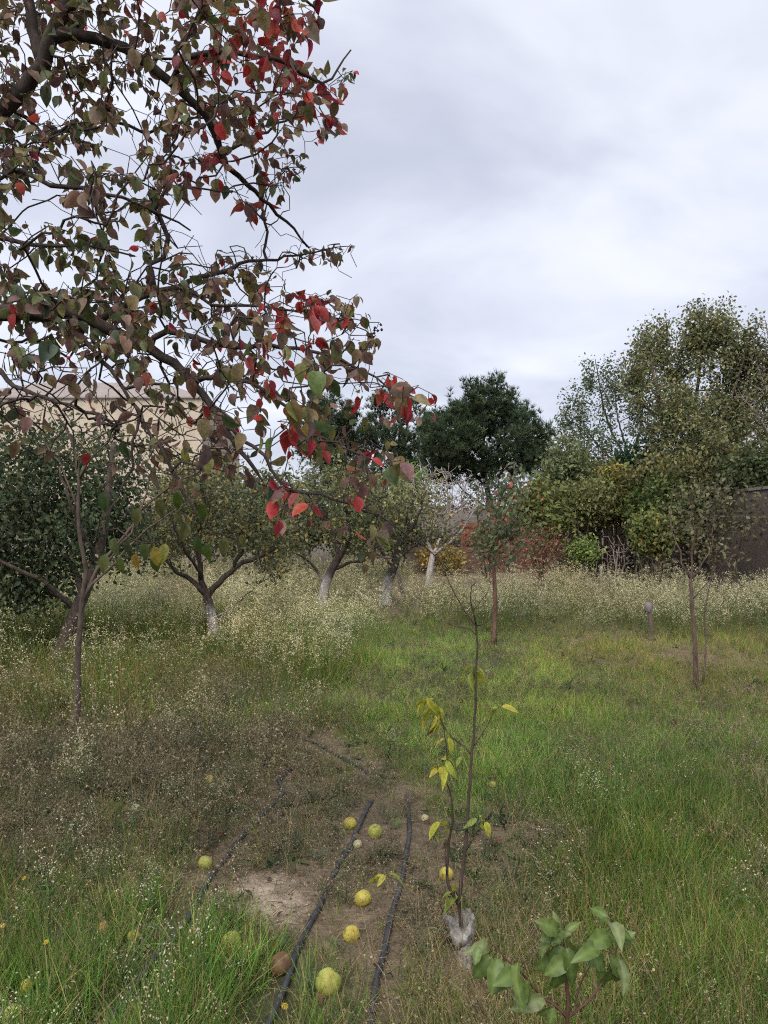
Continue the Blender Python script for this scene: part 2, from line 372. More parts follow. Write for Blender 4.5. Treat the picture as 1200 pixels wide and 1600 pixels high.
# ------------------------------------------------------------------ ground
def ell(px, py, cx, cy, rx, ry, soft=0.35): return sig((1 - np.hypot((px - cx) / rx, (py - cy) / ry)) / soft * 3)
def zones(px, py):
    """cover of the garden, by where it lies on the plan (px, py = its place as laid out from the survey picture)"""
    z = {}
    wob = 60 * (fbm(px / 90, py / 60, 21) - 0.5); px = px + wob; py = py + wob * 0.4
    z['bare'] = np.clip(0.45 * ell(px, py, 470, 1320, 165, 95) + ell(px, py, 428, 1402, 60, 42) + 0.6 * ell(px, py, 640, 1440, 75, 60) + 0.65 * ell(px, py, 800, 1330, 95, 55) + 0.4 * ell(px, py, 120, 1320, 90, 30), 0, 1)
    z['pale'] = ell(px, py, 425, 1403, 52, 38, 0.5)
    z['bl'] = sig((py - (1345 + 0.30 * px)) / 22) * sig((600 - px) / 60)
    z['right'] = sig((px - 850) / 40) * sig((py - 1180) / 40)
    left = 570 + (py - 1000) * -0.15 + np.maximum(0, py - 1130) * 1.1
    z['lawn'] = sig((px - left) / 25) * sig((py - (988 + 55 * sig((px - 900) / 50))) / 10) * sig((1235 - py) / 22)
    z['tan'] = sig((px - 830) / 40) * sig((py - 985) / 8) * sig((1085 + (px - 1000) * 0.12 - py) / 20)
    z['straw'] = sig((px - 590) / 40) * sig((py - 1420) / 30) * sig((930 - px) / 60) + 0.5 * sig((px - 900) / 50) * sig((py - 1480) / 30)
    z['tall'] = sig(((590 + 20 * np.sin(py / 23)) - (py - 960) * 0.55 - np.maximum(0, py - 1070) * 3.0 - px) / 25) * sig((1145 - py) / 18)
    z['brown'] = sig((500 - px) / 40) * sig((py - 1060) / 30) * sig((1395 - py) / 25)
    z['band'] = sig((px - 640) / 30) * sig((989 + (px > 1000) * 10 - py) / 4) * sig((py - 938) / 6)
    z['far'] = sig((900 - py) / 6) * sig((660 - px) / 20)
    return {k: np.clip(v, 0, 1) for k, v in z.items()}
def axis_coords(lo, hi, fine_lo, fine_hi, fs, gr=1.25):
    a = list(np.arange(fine_lo, fine_hi, fs)); s = fs
    while a[-1] < hi: s *= gr; a.append(a[-1] + s)
    s = fs; b = []; x = fine_lo
    while x > lo: s *= gr; x -= s; b.append(x)
    return np.array(b[::-1] + a)
def build_ground():
    xs = axis_coords(-260, 260, -3.5, 4.0, 0.035); ys = axis_coords(-60, 420, 1.2, 9.0, 0.035)
    X, Y = np.meshgrid(xs, ys); x = X.ravel(); y = Y.ravel()
    v = np.stack([x, y, gz(x, y)], 1)
    px, py, d = proj(np.stack([x, np.maximum(y, 0.8), 0 * x], 1)); z = zones(px, py)
    n1 = fbm(x * 3, y * 3, 31)[:, None]; n2 = fbm(x * 9, y * 9, 33)[:, None]
    soil = A(0.18, 0.138, 0.10) * (0.7 + 0.6 * n1); litter = A(0.18, 0.14, 0.09) * (0.5 + n2); moss = A(0.055, 0.062, 0.028) * (0.6 + 0.8 * n1)
    k = np.clip(z['lawn'] + z['right'] + z['bl'] + 0.5 * z['tall'] + 0.7 * z['band'], 0, 1)[:, None]
    c = (soil * 0.55 + litter * 0.45) * (1 - k) + moss * k
    b = z['bare'][:, None]; c = c * (1 - b) + soil * 1.0 * b
    p = z['pale'][:, None] * (0.6 + 0.5 * n2); c = c * (1 - p) + A(0.44, 0.36, 0.28) * p
    nx = len(xs); i = (np.arange(len(ys) - 1)[:, None] * nx + np.arange(nx - 1)[None]).ravel()
    o = obj('ground', mesh('ground', v, np.stack([i, i + 1, i + nx + 1, i + nx], 1), c, M_SOIL))
    tag(o, 'brown garden soil with a pale bare patch between the hoses', kind='structure')
build_ground()

# ------------------------------------------------------------------ meadow: prototypes and scatters
def ribbon(m, p0, dirv, ln, w, bend, col, segs=3, tipc=None):
    d = unit(dirv); side = unit(np.cross(d, rng.normal(size=3))); bd = unit(np.cross(side, d)) * bend
    V = []; C = []; col = np.asarray(col)
    for k in range(segs + 1):
        t = k / segs; c = np.asarray(p0) + d * ln * t + bd * ln * t * t - A(0, 0, 1) * abs(bend) * 0.35 * ln * t * t
        ww = w * (1 - t) ** 0.7 if k < segs else 0.0004
        V += [c - side * ww / 2, c + side * ww / 2]; cc = col if tipc is None else col * (1 - t) + np.asarray(tipc) * t; C += [cc, cc]
    f = [(2 * k, 2 * k + 1, 2 * k + 3, 2 * k + 2) for k in range(segs)]
    m.add(V, np.array(f), np.array(C)); return V[-1]
def tri_bits(m, pos, size, col, asp=0.85):
    n = len(pos); a = rvec(n) * size; b = rvec(n) * size
    V = np.stack([pos - a, pos + b * asp, pos + a, pos - b * asp], 1).reshape(-1, 3)
    m.add(V, np.arange(4 * n).reshape(-1, 4), np.repeat(np.asarray(col), 4, 0) if np.ndim(col) == 2 else col)
GRN = A(0.118, 0.222, 0.055); DRY = A(0.33, 0.265, 0.15); BRN = A(0.19, 0.155, 0.095)
def proto_grass(n, h, w, spread, dry=0.12, lean=0.35, droop=0.5, pal=GRN):
    m = MB()
    for _ in range(n):
        a = rng.uniform(0, 2 * pi); r = spread * rng.random() ** 0.5
        c = DRY * rng.uniform(0.6, 1.5) if rng.random() < dry else pal * rng.uniform(0.5, 1.6) * A(rng.uniform(0.8, 1.3), 1, rng.uniform(0.7, 1.2))
        ribbon(m, (r * cos(a), r * sin(a), -0.02), A(rng.normal() * lean, rng.normal() * lean, 1), h * rng.uniform(0.45, 1.15), w * rng.uniform(0.6, 1.2), rng.normal() * droop, c, 3, c * A(1.35, 1.2, 1.0))
    return m
def proto_seedgrass(h):
    m = proto_grass(7, h * 0.5, 0.004, 0.03, dry=0.7)
    for _ in range(3):
        c = DRY * rng.uniform(0.7, 1.2); t = ribbon(m, (rng.normal() * 0.02, rng.normal() * 0.02, 0), A(rng.normal() * 0.25, rng.normal() * 0.25, 1), h * rng.uniform(0.7, 1.1), 0.0022, rng.normal() * 0.3, c, 4)
        tri_bits(m, t + rng.normal(size=(8, 3)) * A(0.006, 0.006, 0.03), 0.006, c * 1.1, 0.22)
    return m
def proto_flower_weed(h, heads, stemc, headc, fsize=0.006, nstem=5, leafy=10):
    m = MB()
    for _ in range(nstem):
        d = unit(A(rng.normal() * 0.28, rng.normal() * 0.28, 1)); ln = h * rng.uniform(0.7, 1.1)
        p0 = A(rng.normal() * 0.025, rng.normal() * 0.025, 0); sc = stemc * rng.uniform(0.7, 1.3)
        ribbon(m, p0, d, ln, 0.004, rng.normal() * 0.12, sc, 4)
        for _ in range(leafy):
            t = rng.uniform(0.05, 0.8); q = p0 + d * ln * t
            ribbon(m, q, A(rng.normal(), rng.normal(), 0.7), rng.uniform(0.03, 0.07), 0.006, 0.4, sc * A(0.9, 1.05, 0.9), 2)
        for _ in range(heads):
            t = rng.uniform(0.45, 1.0); q = p0 + d * ln * t; b = unit(A(rng.normal(), rng.normal(), 1.3)); bl = rng.uniform(0.04, 0.14) * (1.25 - t * 0.6) * h / 0.6
            e = ribbon(m, q, b, bl, 0.002, rng.normal() * 0.2, sc, 2)
            k = rng.integers(2, 6); tri_bits(m, e + rng.normal(size=(k, 3)) * 0.012, fsize, headc * rng.uniform(0.6, 1.15, (k, 1)))
    return m
def proto_twiggy(h, col, n=9):
    m = MB()
    for _ in range(n):
        d = unit(A(rng.normal() * 0.7, rng.normal() * 0.7, 0.8)); c = col * rng.uniform(0.55, 1.5); ln = h * rng.uniform(0.5, 1.1)
        ribbon(m, (rng.normal() * 0.03, rng.normal() * 0.03, 0), d, ln, 0.0028, rng.normal() * 0.3, c, 3)
        for _ in range(4):
            q = d * ln * rng.uniform(0.3, 1); e = ribbon(m, q, rvec(1)[0] + A(0, 0, 0.6), ln * rng.uniform(0.15, 0.35), 0.002, 0.2, c, 2)
            if rng.random() < 0.7: tri_bits(m, e[None] + rng.normal(size=(2, 3)) * 0.006, 0.005, c * 1.5)
    return m
def proto_rosette(col):
    m = MB()
    for k in range(9):
        a = k * 2.4; ribbon(m, (0, 0, 0.005), A(cos(a), sin(a), rng.uniform(0.3, 1.2)), rng.uniform(0.05, 0.11), 0.022, 0.5, col * rng.uniform(0.7, 1.3), 3)
    return m
def proto_litter(n, r):
    m = MB()
    for _ in range(n):
        q = A(rng.normal() * r, rng.normal() * r, rng.uniform(0.003, 0.02)); c = (DRY if rng.random() < 0.55 else BRN) * rng.uniform(0.5, 1.3)
        ribbon(m, q, A(rng.normal(), rng.normal(), rng.normal() * 0.12), rng.uniform(0.03, 0.12), rng.uniform(0.0015, 0.004), rng.normal() * 0.3, c, 2)
    return m
def scatter(name, label, protos, pts, scl, tint, rotz=None, tilt=0.12):
    """one mass of plants: instances of the prototypes on points"""
    col = bpy.data.collections.new(name + '_kinds')
    for k, m in enumerate(protos):
        me = m.done(f'{name}_kind', M_INST, smooth=False); o = bpy.data.objects.new(f'{name}_kind_{k:02d}', me); col.objects.link(o)
    n = len(pts); me = bpy.data.meshes.new(name); me.vertices.add(n); me.vertices.foreach_set('co', np.ascontiguousarray(pts, np.float32).ravel())
    rot = np.stack([rng.normal(size=n) * tilt, rng.normal(size=n) * tilt, rng.uniform(0, 2 * pi, n)], 1).astype(np.float32)
    a = me.attributes.new('rot', 'FLOAT_VECTOR', 'POINT'); a.data.foreach_set('vector', rot.ravel())
    a = me.attributes.new('scl', 'FLOAT', 'POINT'); a.data.foreach_set('value', np.asarray(scl, np.float32))
    a = me.attributes.new('idx', 'INT', 'POINT'); a.data.foreach_set('value', rng.integers(0, len(protos), n).astype(np.int32))
    t4 = np.ones((n, 4), np.float32); t4[:, :3] = tint
    a = me.attributes.new('tint', 'FLOAT_COLOR', 'POINT'); a.data.foreach_set('color', t4.ravel())
    o = obj(name, me); tag(o, label, kind='stuff')
    g = bpy.data.node_groups.new(name, 'GeometryNodeTree')
    g.interface.new_socket('Geometry', in_out='INPUT', socket_type='NodeSocketGeometry'); g.interface.new_socket('Geometry', in_out='OUTPUT', socket_type='NodeSocketGeometry')
    gi = g.nodes.new('NodeGroupInput'); go = g.nodes.new('NodeGroupOutput'); ip = g.nodes.new('GeometryNodeInstanceOnPoints')
    ci = g.nodes.new('GeometryNodeCollectionInfo'); ci.inputs['Collection'].default_value = col; ci.inputs['Separate Children'].default_value = True; ci.inputs['Reset Children'].default_value = True
    def at(nm, ty):
        q = g.nodes.new('GeometryNodeInputNamedAttribute'); q.data_type = ty; q.inputs['Name'].default_value = nm; return q.outputs[0]
    g.links.new(gi.outputs[0], ip.inputs['Points']); g.links.new(ci.outputs[0], ip.inputs['Instance']); ip.inputs['Pick Instance'].default_value = True
    g.links.new(at('idx', 'INT'), ip.inputs['Instance Index']); g.links.new(at('rot', 'FLOAT_VECTOR'), ip.inputs['Rotation']); g.links.new(at('scl', 'FLOAT'), ip.inputs['Scale'])
    g.links.new(ip.outputs[0], go.inputs[0])
    md = o.modifiers.new('scatter', 'NODES'); md.node_group = g
    return o
def plan_points(n, d0, d1, pw, half=0.72):
    """n points on the ground between depths d0 and d1; density per square metre falls as d^-pw"""
    u = rng.random(n); e = 2 - pw
    d = (d0 ** e + u * (d1 ** e - d0 ** e)) ** (1 / e) if abs(e) > 1e-3 else d0 * (d1 / d0) ** u
    x = rng.uniform(-half, half, n) * d
    y = d; px, py, _ = proj(np.stack([x, y, 0 * x], 1))
    return x, y, px, py, d
def lay(x, y): return np.stack([x, y, gz(x, y) - 0.005], 1)
TRUNKS = []   # filled for keeping plants clear of hoses
HOSES = [
    [(470, 1195), (448, 1208), (435, 1222), (442, 1240), (435, 1257), (410, 1282), (372, 1320), (340, 1355), (315, 1395), (295, 1435), (275, 1460), (245, 1500), (210, 1545), (172, 1597), (130, 1650), (60, 1730)],
    [(585, 1245), (572, 1268), (562, 1290), (545, 1325), (525, 1360), (507, 1400), (485, 1445), (465, 1495), (445, 1550), (425, 1598), (400, 1660), (370, 1740)],
    [(634, 1240), (637, 1258), (640, 1290), (635, 1335), (625, 1390), (610, 1445), (600, 1490), (587, 1545), (581, 1598), (572, 1670), (560, 1750)],
    [(410, 1148), (450, 1155), (500, 1167), (535, 1182), (560, 1196), (585, 1215)]]
FRP = np.array([G(*q)[:2] for q in [(327, 1227), (321, 1350), (547, 1292), (586, 1305), (559, 1320), (567, 1410), (549, 1465), (513, 1550), (209, 1466), (163, 1450), (362, 1482), (437, 1520), (41, 1546), (20, 1590), (770, 1230), (697, 1370), (664, 1278), (212, 1270), (722, 1500)]])
HP = np.concatenate([resample(np.array([G(*q)[:2].tolist() + [0] for q in h]), 0.05)[:, :2] for h in HOSES])
def hose_keep(x, y, r=0.1):
    k = np.ones(len(x), bool); i = np.where((y < 6.5) & (np.abs(x) < 3))[0]
    if len(i): dd = np.sqrt(((np.stack([x[i], y[i]], 1)[:, None] - HP[None]) ** 2).sum(2)).min(1); k[i] = dd > r * rng.uniform(0.2, 1.6, len(i)) * np.where(x[i] < -.3, 1.5, 1.0)
    # plants stay low around the fallen fruit and between it and the mown strip in front
    for q in FRP:
        dx = x - q[0]; dy = y - q[1]; k &= ~((np.abs(dx) < .06) & (dy < .05) & (dy > -.20) & (rng.random(len(x)) < .93))
    return k
TRK = np.array([G(*q)[:2] for q in [(335, 1003), (503, 950), (601, 946), (634, 940), (671, 918), (88, 1042), (113, 1152), (771, 1006), (1018, 1002)]])
def trunk_keep(x, y):
    # the ground is kept hoed at the trunks, on the path's side
    k = np.ones(len(x), bool)
    for q in TRK: s = np.hypot(*q) / 10; k &= ~((np.abs(x - q[0]) < .30) & (y < q[1] + .3) & (y > q[1] - 1.6 * s) & (rng.random(len(x)) < .88))
    return k
def build_meadow():
    # green grass
    pr = [proto_grass(19, h, w, s, dr, ln, dp) for h, w, s, dr, ln, dp in [(0.16, .0042, .035, .1, .35, .5), (0.20, .0042, .04, .15, .3, .4), (0.13, .0045, .05, .2, .5, .7), (0.24, .004, .04, .12, .25, .3), (0.17, .004, .06, .3, .5, .6)]]
    x, y, px, py, d = plan_points(46000, 1.1, 15, 1.25); z = zones(px, py)
    pa = fbm(x * 1.6, y * 1.6, 41); clear = (1 - 0.86 * z['bare']) * (1 - z['pale'])
    w = (1.0 * z['lawn'] + 0.95 * z['right'] + 0.95 * z['bl'] + 0.35 * z['straw'] + 0.9 * z['brown'] + 0.5 * z['tan'] + 0.65 * z['tall'] + 0.1) * clear * np.clip(0.25 + 1.5 * pa, 0.1, 1)
    k = (rng.random(len(x)) < w) & hose_keep(x, y) & (trunk_keep(x, y) | (rng.random(len(x)) < .4)); x, y, px, py, d, pa = x[k], y[k], px[k], py[k], d[k], pa[k]; z = {a: b[k] for a, b in z.items()}
    sc = (0.55 + 0.75 * pa) * (0.75 + 0.08 * z['right'] + 0.22 * z['bl'] - 0.2 * z['lawn'] + 0.9 * z['tall']) * rng.uniform(0.7, 1.3, len(x)) * (1 + 0.02 * d) * (1 - 0.45 * z['bare']) * (0.72 + 0.6 * sig((fbm(x * 1.1 + 9, y * 1.1, 47) - .5) * 12))
    hu = fbm(x * 0.9 + 7, y * 0.9, 44)[:, None]
    lush = (z['lawn'] * sig((900 - px) / 60))[:, None]
    pt = sig((fbm(x * 2.2 + 3, y * 2.2, 46) - .5) * 14)[:, None]; ti = A(0.78, 0.9, 0.85) * (1 - hu) + A(1.22, 1.1, 0.8) * hu; ti = ti * (0.8 + 0.35 * pt); ti = ti * (0.85 + 0.3 * rng.random((len(x), 1))) * (1 + 0.45 * lush)
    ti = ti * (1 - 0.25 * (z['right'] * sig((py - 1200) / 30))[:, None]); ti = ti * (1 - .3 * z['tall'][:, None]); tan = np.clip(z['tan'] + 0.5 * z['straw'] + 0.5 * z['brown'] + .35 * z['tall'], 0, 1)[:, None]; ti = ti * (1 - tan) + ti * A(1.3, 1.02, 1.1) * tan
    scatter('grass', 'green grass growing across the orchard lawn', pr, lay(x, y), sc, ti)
    # dry straw
    pr = [proto_grass(12, h, .0032, .05, 0.85, .75, .7) for h in (0.13, 0.18, 0.10)] + [proto_seedgrass(h) for h in (0.28, 0.34)] + [proto_litter(14, 0.06)]
    x, y, px, py, d = plan_points(30000, 1.1, 17, 1.2); z = zones(px, py); pa = fbm(x * 2, y * 2, 51)
    w = (0.6 * z['tan'] + 0.85 * z['straw'] + 0.55 * z['brown'] + 0.07 * z['lawn'] + 0.12 * z['right'] + 0.12 * z['bl'] + 0.3 * z['tall'] + 0.35 * z['band'] + 0.15) * np.clip(0.2 + 1.5 * pa, 0, 1) * (1 - 0.4 * z['bare']) * (1 - z['pale'])
    k = (rng.random(len(x)) < w) & hose_keep(x, y); x, y, px, py, d, pa = x[k], y[k], px[k], py[k], d[k], pa[k]
    ti = A(1, 1, 1) * (0.65 + 0.5 * rng.random((len(x), 1))) * (1 - 0.25 * fbm(x * 3, y * 3, 52)[:, None])
    scatter('dry_grass', 'straw coloured dry grass and bents among the green', pr, lay(x, y), rng.uniform(0.6, 1.25, len(x)), ti, tilt=0.2)
    # brown weeds and litter on the bare ground
    pr = [proto_twiggy(h, c) for h, c in ((0.16, BRN), (0.22, BRN * 1.2), (0.12, A(0.09, 0.085, 0.06)), (0.18, A(0.085, 0.09, 0.055)))] + [proto_litter(16, 0.07), proto_litter(12, 0.05)]
    x, y, px, py, d = plan_points(26000, 1.2, 12, 1.1); z = zones(px, py); pa = fbm(x * 2.3, y * 2.3, 61)
    w = (0.6 * z['brown'] + 0.95 * z['bare'] + 0.3 * z['tall'] + 0.1 * z['right'] + 0.2 * z['straw'] + 0.05 * z['lawn'] + 0.12) * np.clip(0.3 + 1.3 * pa, 0, 1) * (1 - 0.9 * z['pale'])
    k = (rng.random(len(x)) < w) & hose_keep(x, y, 0.03); x, y, px, py, d, pa = x[k], y[k], px[k], py[k], d[k], pa[k]; zb = zones(px, py)
    sc = rng.uniform(0.5, 1.15, len(x)) * (1 + 0.9 * zb['brown'] * sig((1230 - py) / 40)) * (1 - 0.5 * zb['bare'])
    scatter('withered_weeds', 'low withered brown weeds around the bare soil', pr, lay(x, y), sc, A(1, 1, 1) * (0.7 + 0.6 * rng.random((len(x), 1))))
    # straw bits and dead stalks lying flat on the soil
    pr = [proto_litter(26, 0.09), proto_litter(34, 0.11), proto_litter(20, 0.07)]
    x, y, px, py, d = plan_points(4200, 1.3, 9, 1.0); z = zones(px, py)
    w = (1.0 * z['bare'] + 0.6 * z['brown'] + 0.5 * z['straw'] + 0.1) * (1 - 0.85 * z['pale']); k = (rng.random(len(x)) < w) & hose_keep(x, y, 0.02); x, y = x[k], y[k]
    scatter('plant_litter', 'flat litter of straw bits and dead stalks on the bare soil', pr, lay(x, y) + A(0, 0, .006), rng.uniform(0.6, 1.2, len(x)), A(1, 1, 1) * (0.55 + 0.6 * rng.random((len(x), 1))), tilt=0.05)
    # clods and small stones on the soil
    def clod(c):
        m = MB(); t = (1 + 5 ** .5) / 2; v = unit(np.array([(-1, t, 0), (1, t, 0), (-1, -t, 0), (1, -t, 0), (0, -1, t), (0, 1, t), (0, -1, -t), (0, 1, -t), (t, 0, -1), (t, 0, 1), (-t, 0, -1), (-t, 0, 1)], float))
        f = [(0, 11, 5), (0, 5, 1), (0, 1, 7), (0, 7, 10), (0, 10, 11), (1, 5, 9), (5, 11, 4), (11, 10, 2), (10, 7, 6), (7, 1, 8), (3, 9, 4), (3, 4, 2), (3, 2, 6), (3, 6, 8), (3, 8, 9), (4, 9, 5), (2, 4, 11), (6, 2, 10), (8, 6, 7), (9, 8, 1)]
        m.add(v * (1 + .22 * rng.normal(size=(12, 1))) * A(.013, .013, .009), np.array(f), c); return m
    pr = [clod(A(.15, .108, .08)), clod(A(.19, .14, .105)), clod(A(.11, .08, .06)), clod(A(.24, .2, .16))]
    x, y, px, py, d = plan_points(9000, 1.3, 8, 1.0); z = zones(px, py); k = rng.random(len(x)) < (.9 * z['bare'] + .3 * z['brown'] + .15 * z['straw']) * np.clip(2.2 * fbm(x * 4, y * 4, 66) - .4, 0, 1); x, y = x[k], y[k]
    scatter('soil_clods', 'small soil clods and stones on the bare ground', pr, lay(x, y) + A(0, 0, .006), rng.uniform(.25, 1.0, len(x)) ** 1.6 * 1.3, A(1, 1, 1) * (0.7 + 0.5 * rng.random((len(x), 1))), tilt=1.0)
    # low leafy weeds
    pr = [proto_rosette(A(0.06, 0.095, 0.045)), proto_rosette(A(0.085, 0.12, 0.05)), proto_twiggy(0.10, A(0.085, 0.11, 0.065), 12)]
    x, y, px, py, d = plan_points(8000, 1.2, 14, 1.2); z = zones(px, py); pa = fbm(x * 1.5, y * 1.5, 71)
    w = (np.clip(2.2 * pa - 0.7, 0, 1) * (0.35 + 0.4 * z['right'] + 0.4 * z['brown']) + 0.7 * z['bare'] + 0.3 * z['brown']) * (1 - z['pale'])
    k = (rng.random(len(x)) < w) & hose_keep(x, y); x, y = x[k], y[k]
    scatter('low_weeds', 'low grey green leafy weeds close to the ground', pr, lay(x, y), rng.uniform(0.5, 1.2, len(x)), A(1, 1, 1) * (0.7 + 0.6 * rng.random((len(x), 1))))
    # tall white flowering weeds
    CR = A(0.70, 0.63, 0.44); ST = A(0.14, 0.175, 0.075)
    pr = [proto_flower_weed(h, hd, st, c, fs) for h, hd, st, c, fs in [(0.55, 10, ST, CR, .0064), (0.62, 13, ST * 0.9, CR, .0064), (0.48, 10, ST * A(1.2, 1, .9), CR * .9, .0064), (0.66, 13, ST * A(1.0, 1.05, .9), CR * A(1, .98, .85), .0066), (0.5, 6, ST * A(1.35, 1, .85), CR * .7, .005)]]
    x, y, px, py, d = plan_points(10500, 3.0, 34, 1.2); z = zones(px, py); pa = fbm(x * 0.8, y * 0.8, 81)
    hotc = ell(px, py, 455, 1000, 190, 75); w = (z['tall'] * (.10 + .9 * sig((pa - .52 + .2 * hotc) * 16)) * (.45 + .55 * np.maximum(hotc, sig((1000 - py) / 25))) + 1.0 * z['band'] + 0.5 * z['far'] + 0.03 * z['brown'])
    k = (rng.random(len(x)) < w) & trunk_keep(x, y); x, y, px, py, d, pa = x[k], y[k], px[k], py[k], d[k], pa[k]; z = {a: b[k] for a, b in z.items()}
    hotc = hotc[k][:, None]; sc = rng.uniform(0.6, 1.25, len(x)) * (0.62 + 0.85 * pa) * (1 + 0.15 * z['band'])
    hu = fbm(x * 0.5, y * 0.5, 82)[:, None]; ti = (A(0.85, 0.95, 0.9) * (1 - hu) + A(1.2, 1.05, 0.95) * hu) * rng.uniform(0.7, 1.15, (len(x), 1)) * (1 + .28 * hotc)
    scatter('flowering_weeds', 'tall grey green weeds with small cream flower heads under the trees', pr, lay(x, y), sc, ti)
    # white flowering weeds low in the near left corner
    pr = [proto_flower_weed(h, hd, A(0.09, 0.13, 0.05), CR * 0.95, .0036, 3, 7) for h, hd in ((0.26, 8), (0.32, 9), (0.22, 6))]
    x, y, px, py, d = plan_points(800, 1.3, 7, 1.0); pa = fbm(x * 1.4, y * 1.4, 91); z = zones(px, py)
    w = (sig((430 - px) / 60) * sig((py - 1290) / 30) * np.clip(2 * pa - 0.4, 0, 1) + 0.10 * z['right'] + 0.35 * sig((470 - px) / 40) * z['brown'] * np.clip(2.2 * pa - 0.8, 0, 1) + 0.3 * ell(px, py, 520, 1170, 120, 40)) * (1 - z['bare'])
    k = (rng.random(len(x)) < w) & hose_keep(x, y, 0.07); x, y = x[k], y[k]
    scatter('small_flowering_weeds', 'low weeds with tiny white flowers in the near grass', pr, lay(x, y), rng.uniform(0.7, 1.2, len(x)), A(1, 1, 1) * (0.8 + 0.35 * rng.random((len(x), 1))))
build_meadow()
# ------------------------------------------------------------------ walls, fence, house
def boundary():
    m = MB(); m.box((10.2, 12.5, -0.3), (10.45, 28.6, 2.72)); o = obj('side_wall', m.done('side_wall', M_WALLD, False))
    tag(o, 'dark weathered grey brown wall along the side of the garden', 'wall')
    m = MB(); m.box((10.15, 12.45, 2.722), (10.5, 28.65, 2.80)); obj('coping', m.done('coping', M_WALLG, False), o)
    m = MB(); m.box((-26, 36, -0.3), (14, 36.25, 2.75)); o = obj('back_wall', m.done('back_wall', M_WALLG, False)); tag(o, 'pale grey rendered wall behind the orchard', 'wall')
    m = MB(); m.box((-26, 35.94, 2.752), (14, 36.3, 2.83)); obj('coping', m.done('coping', M_WALLG, False), o)
    # board fence
    x0, x1, y = 7.0, 10.15, 28.0; root = empty('board_fence', (x0, y, 0)); tag(root, 'old dark brown vertical board fence under the thicket', 'fence')
    x = 0.0; shared = []
    for k in range(4):
        b = MB(); w = 0.19; h = 1.75 + 0.05 * k
        b.add([(0, 0, 0.05), (w, 0, 0.05), (w, .025, 0.05), (0, .025, 0.05), (0, 0, h), (w, 0, h + .03 * (k - 1.5)), (w, .025, h + .03 * (k - 1.5)), (0, .025, h)], np.array([(0, 3, 2, 1), (4, 5, 6, 7), (0, 1, 5, 4), (1, 2, 6, 5), (2, 3, 7, 6), (3, 0, 4, 7)]))
        shared.append(b.done('board', M_BOARD, False))
    k = 0
    while x < x1 - x0:
        o = obj('board', shared[int(rng.integers(4))], root, (x, rng.normal() * 0.006, 0)); o.rotation_euler = (rng.normal() * 0.012, rng.normal() * 0.012, 0); x += 0.205 + 0.02 * rng.random(); k += 1
    for zz in (0.45, 1.35):
        m = MB(); m.box((0, 0.045, zz), (x1 - x0, 0.1, zz + 0.09)); obj('rail', m.done('rail', M_BOARD, False), root)
    # low brick wall left of it, with its bricks
    x0, x1, y = 0.9, 6.95, 28.2; root = empty('brick_wall', (x0, y, 0)); tag(root, 'low red brown brick wall between the thicket and the fence', 'wall')
    m = MB(); m.box((0, 0.03, -0.2), (x1 - x0, 0.22, 0.98)); obj('mortar', m.done('mortar', M_WALLD, False), root)
    b = MB(); b.box((0.012, 0, 0.008), (0.488, 0.245, 0.187)); bm_ = b.done('brick', M_BRICK, False)
    for r in range(5):
        for c in range(int((x1 - x0) / 0.5)):
            obj('brick', bm_, root, (c * 0.5 + (0.25 if r % 2 else 0), rng.normal() * 0.006, r * 0.195))
    # rusty red gate leaf
    g = P(748, 850, 30); root = empty('red_gate', (g[0], 30, 0)); tag(root, 'rusty red sheet metal gate behind the saplings', 'gate')
    for s in (-0.62, 0.01):
        m = MB(); m.box((s, 0, 0.12), (s + 0.6, 0.03, 1.95)); obj('panel', m.done('panel', M_RED, False), root)
    for s in (-0.72, 0.63):
        m = MB(); m.box((s, -0.03, -0.2), (s + 0.09, 0.07, 2.1)); obj('post', m.done('post', M_RED, False), root)
    for zz in (0.3, 1.05, 1.75):
        m = MB(); m.box((-0.62, -0.032, zz), (0.61, -0.003, zz + 0.06)); obj('crossbar', m.done('crossbar', M_RED, False), root)
    # open lean-to with a rusty sheet roof, in front of the brick wall
    c = P(905, 870, 26.5); root = empty('shelter', (c[0], 26.5, 0)); tag(root, 'small dark shelter with a rusty sloping sheet roof by the board fence', 'shelter')
    m = MB(); m.add([(-.75, -.5, 1.0), (.75, -.5, 1.0), (.75, .6, 1.42), (-.75, .6, 1.42), (-.75, -.5, 1.03), (.75, -.5, 1.03), (.75, .6, 1.45), (-.75, .6, 1.45)], np.array([(0, 3, 2, 1), (4, 5, 6, 7), (0, 1, 5, 4), (1, 2, 6, 5), (2, 3, 7, 6), (3, 0, 4, 7)]))
    obj('roof', m.done('roof', M_BRICK, False), root)
    for sx in (-0.68, 0.6):
        for sy, h in ((-0.42, 1.02), (0.5, 1.38)):
            m = MB(); m.box((sx, sy, -0.1), (sx + 0.08, sy + 0.08, h)); obj('post', m.done('post', M_BOARD, False), root)
    m = MB(); m.box((-0.6, 0.51, 0.1), (0.6, 0.55, 1.3)); obj('back_panel', m.done('back_panel', M_BOARD, False), root)
    # house
    hx0, hx1, hy, hh = -23.0, -9.6, 39.0, 8.7
    root = empty('house', (hx0, hy, 0)); tag(root, 'large pale beige stone house behind the left trees', 'house')
    w = hx1 - hx0; m = MB(); m.box((0, 0, -0.3), (w, 10, hh)); body = obj('wall', m.done('wall', M_STONE, False), root)
    m = MB()
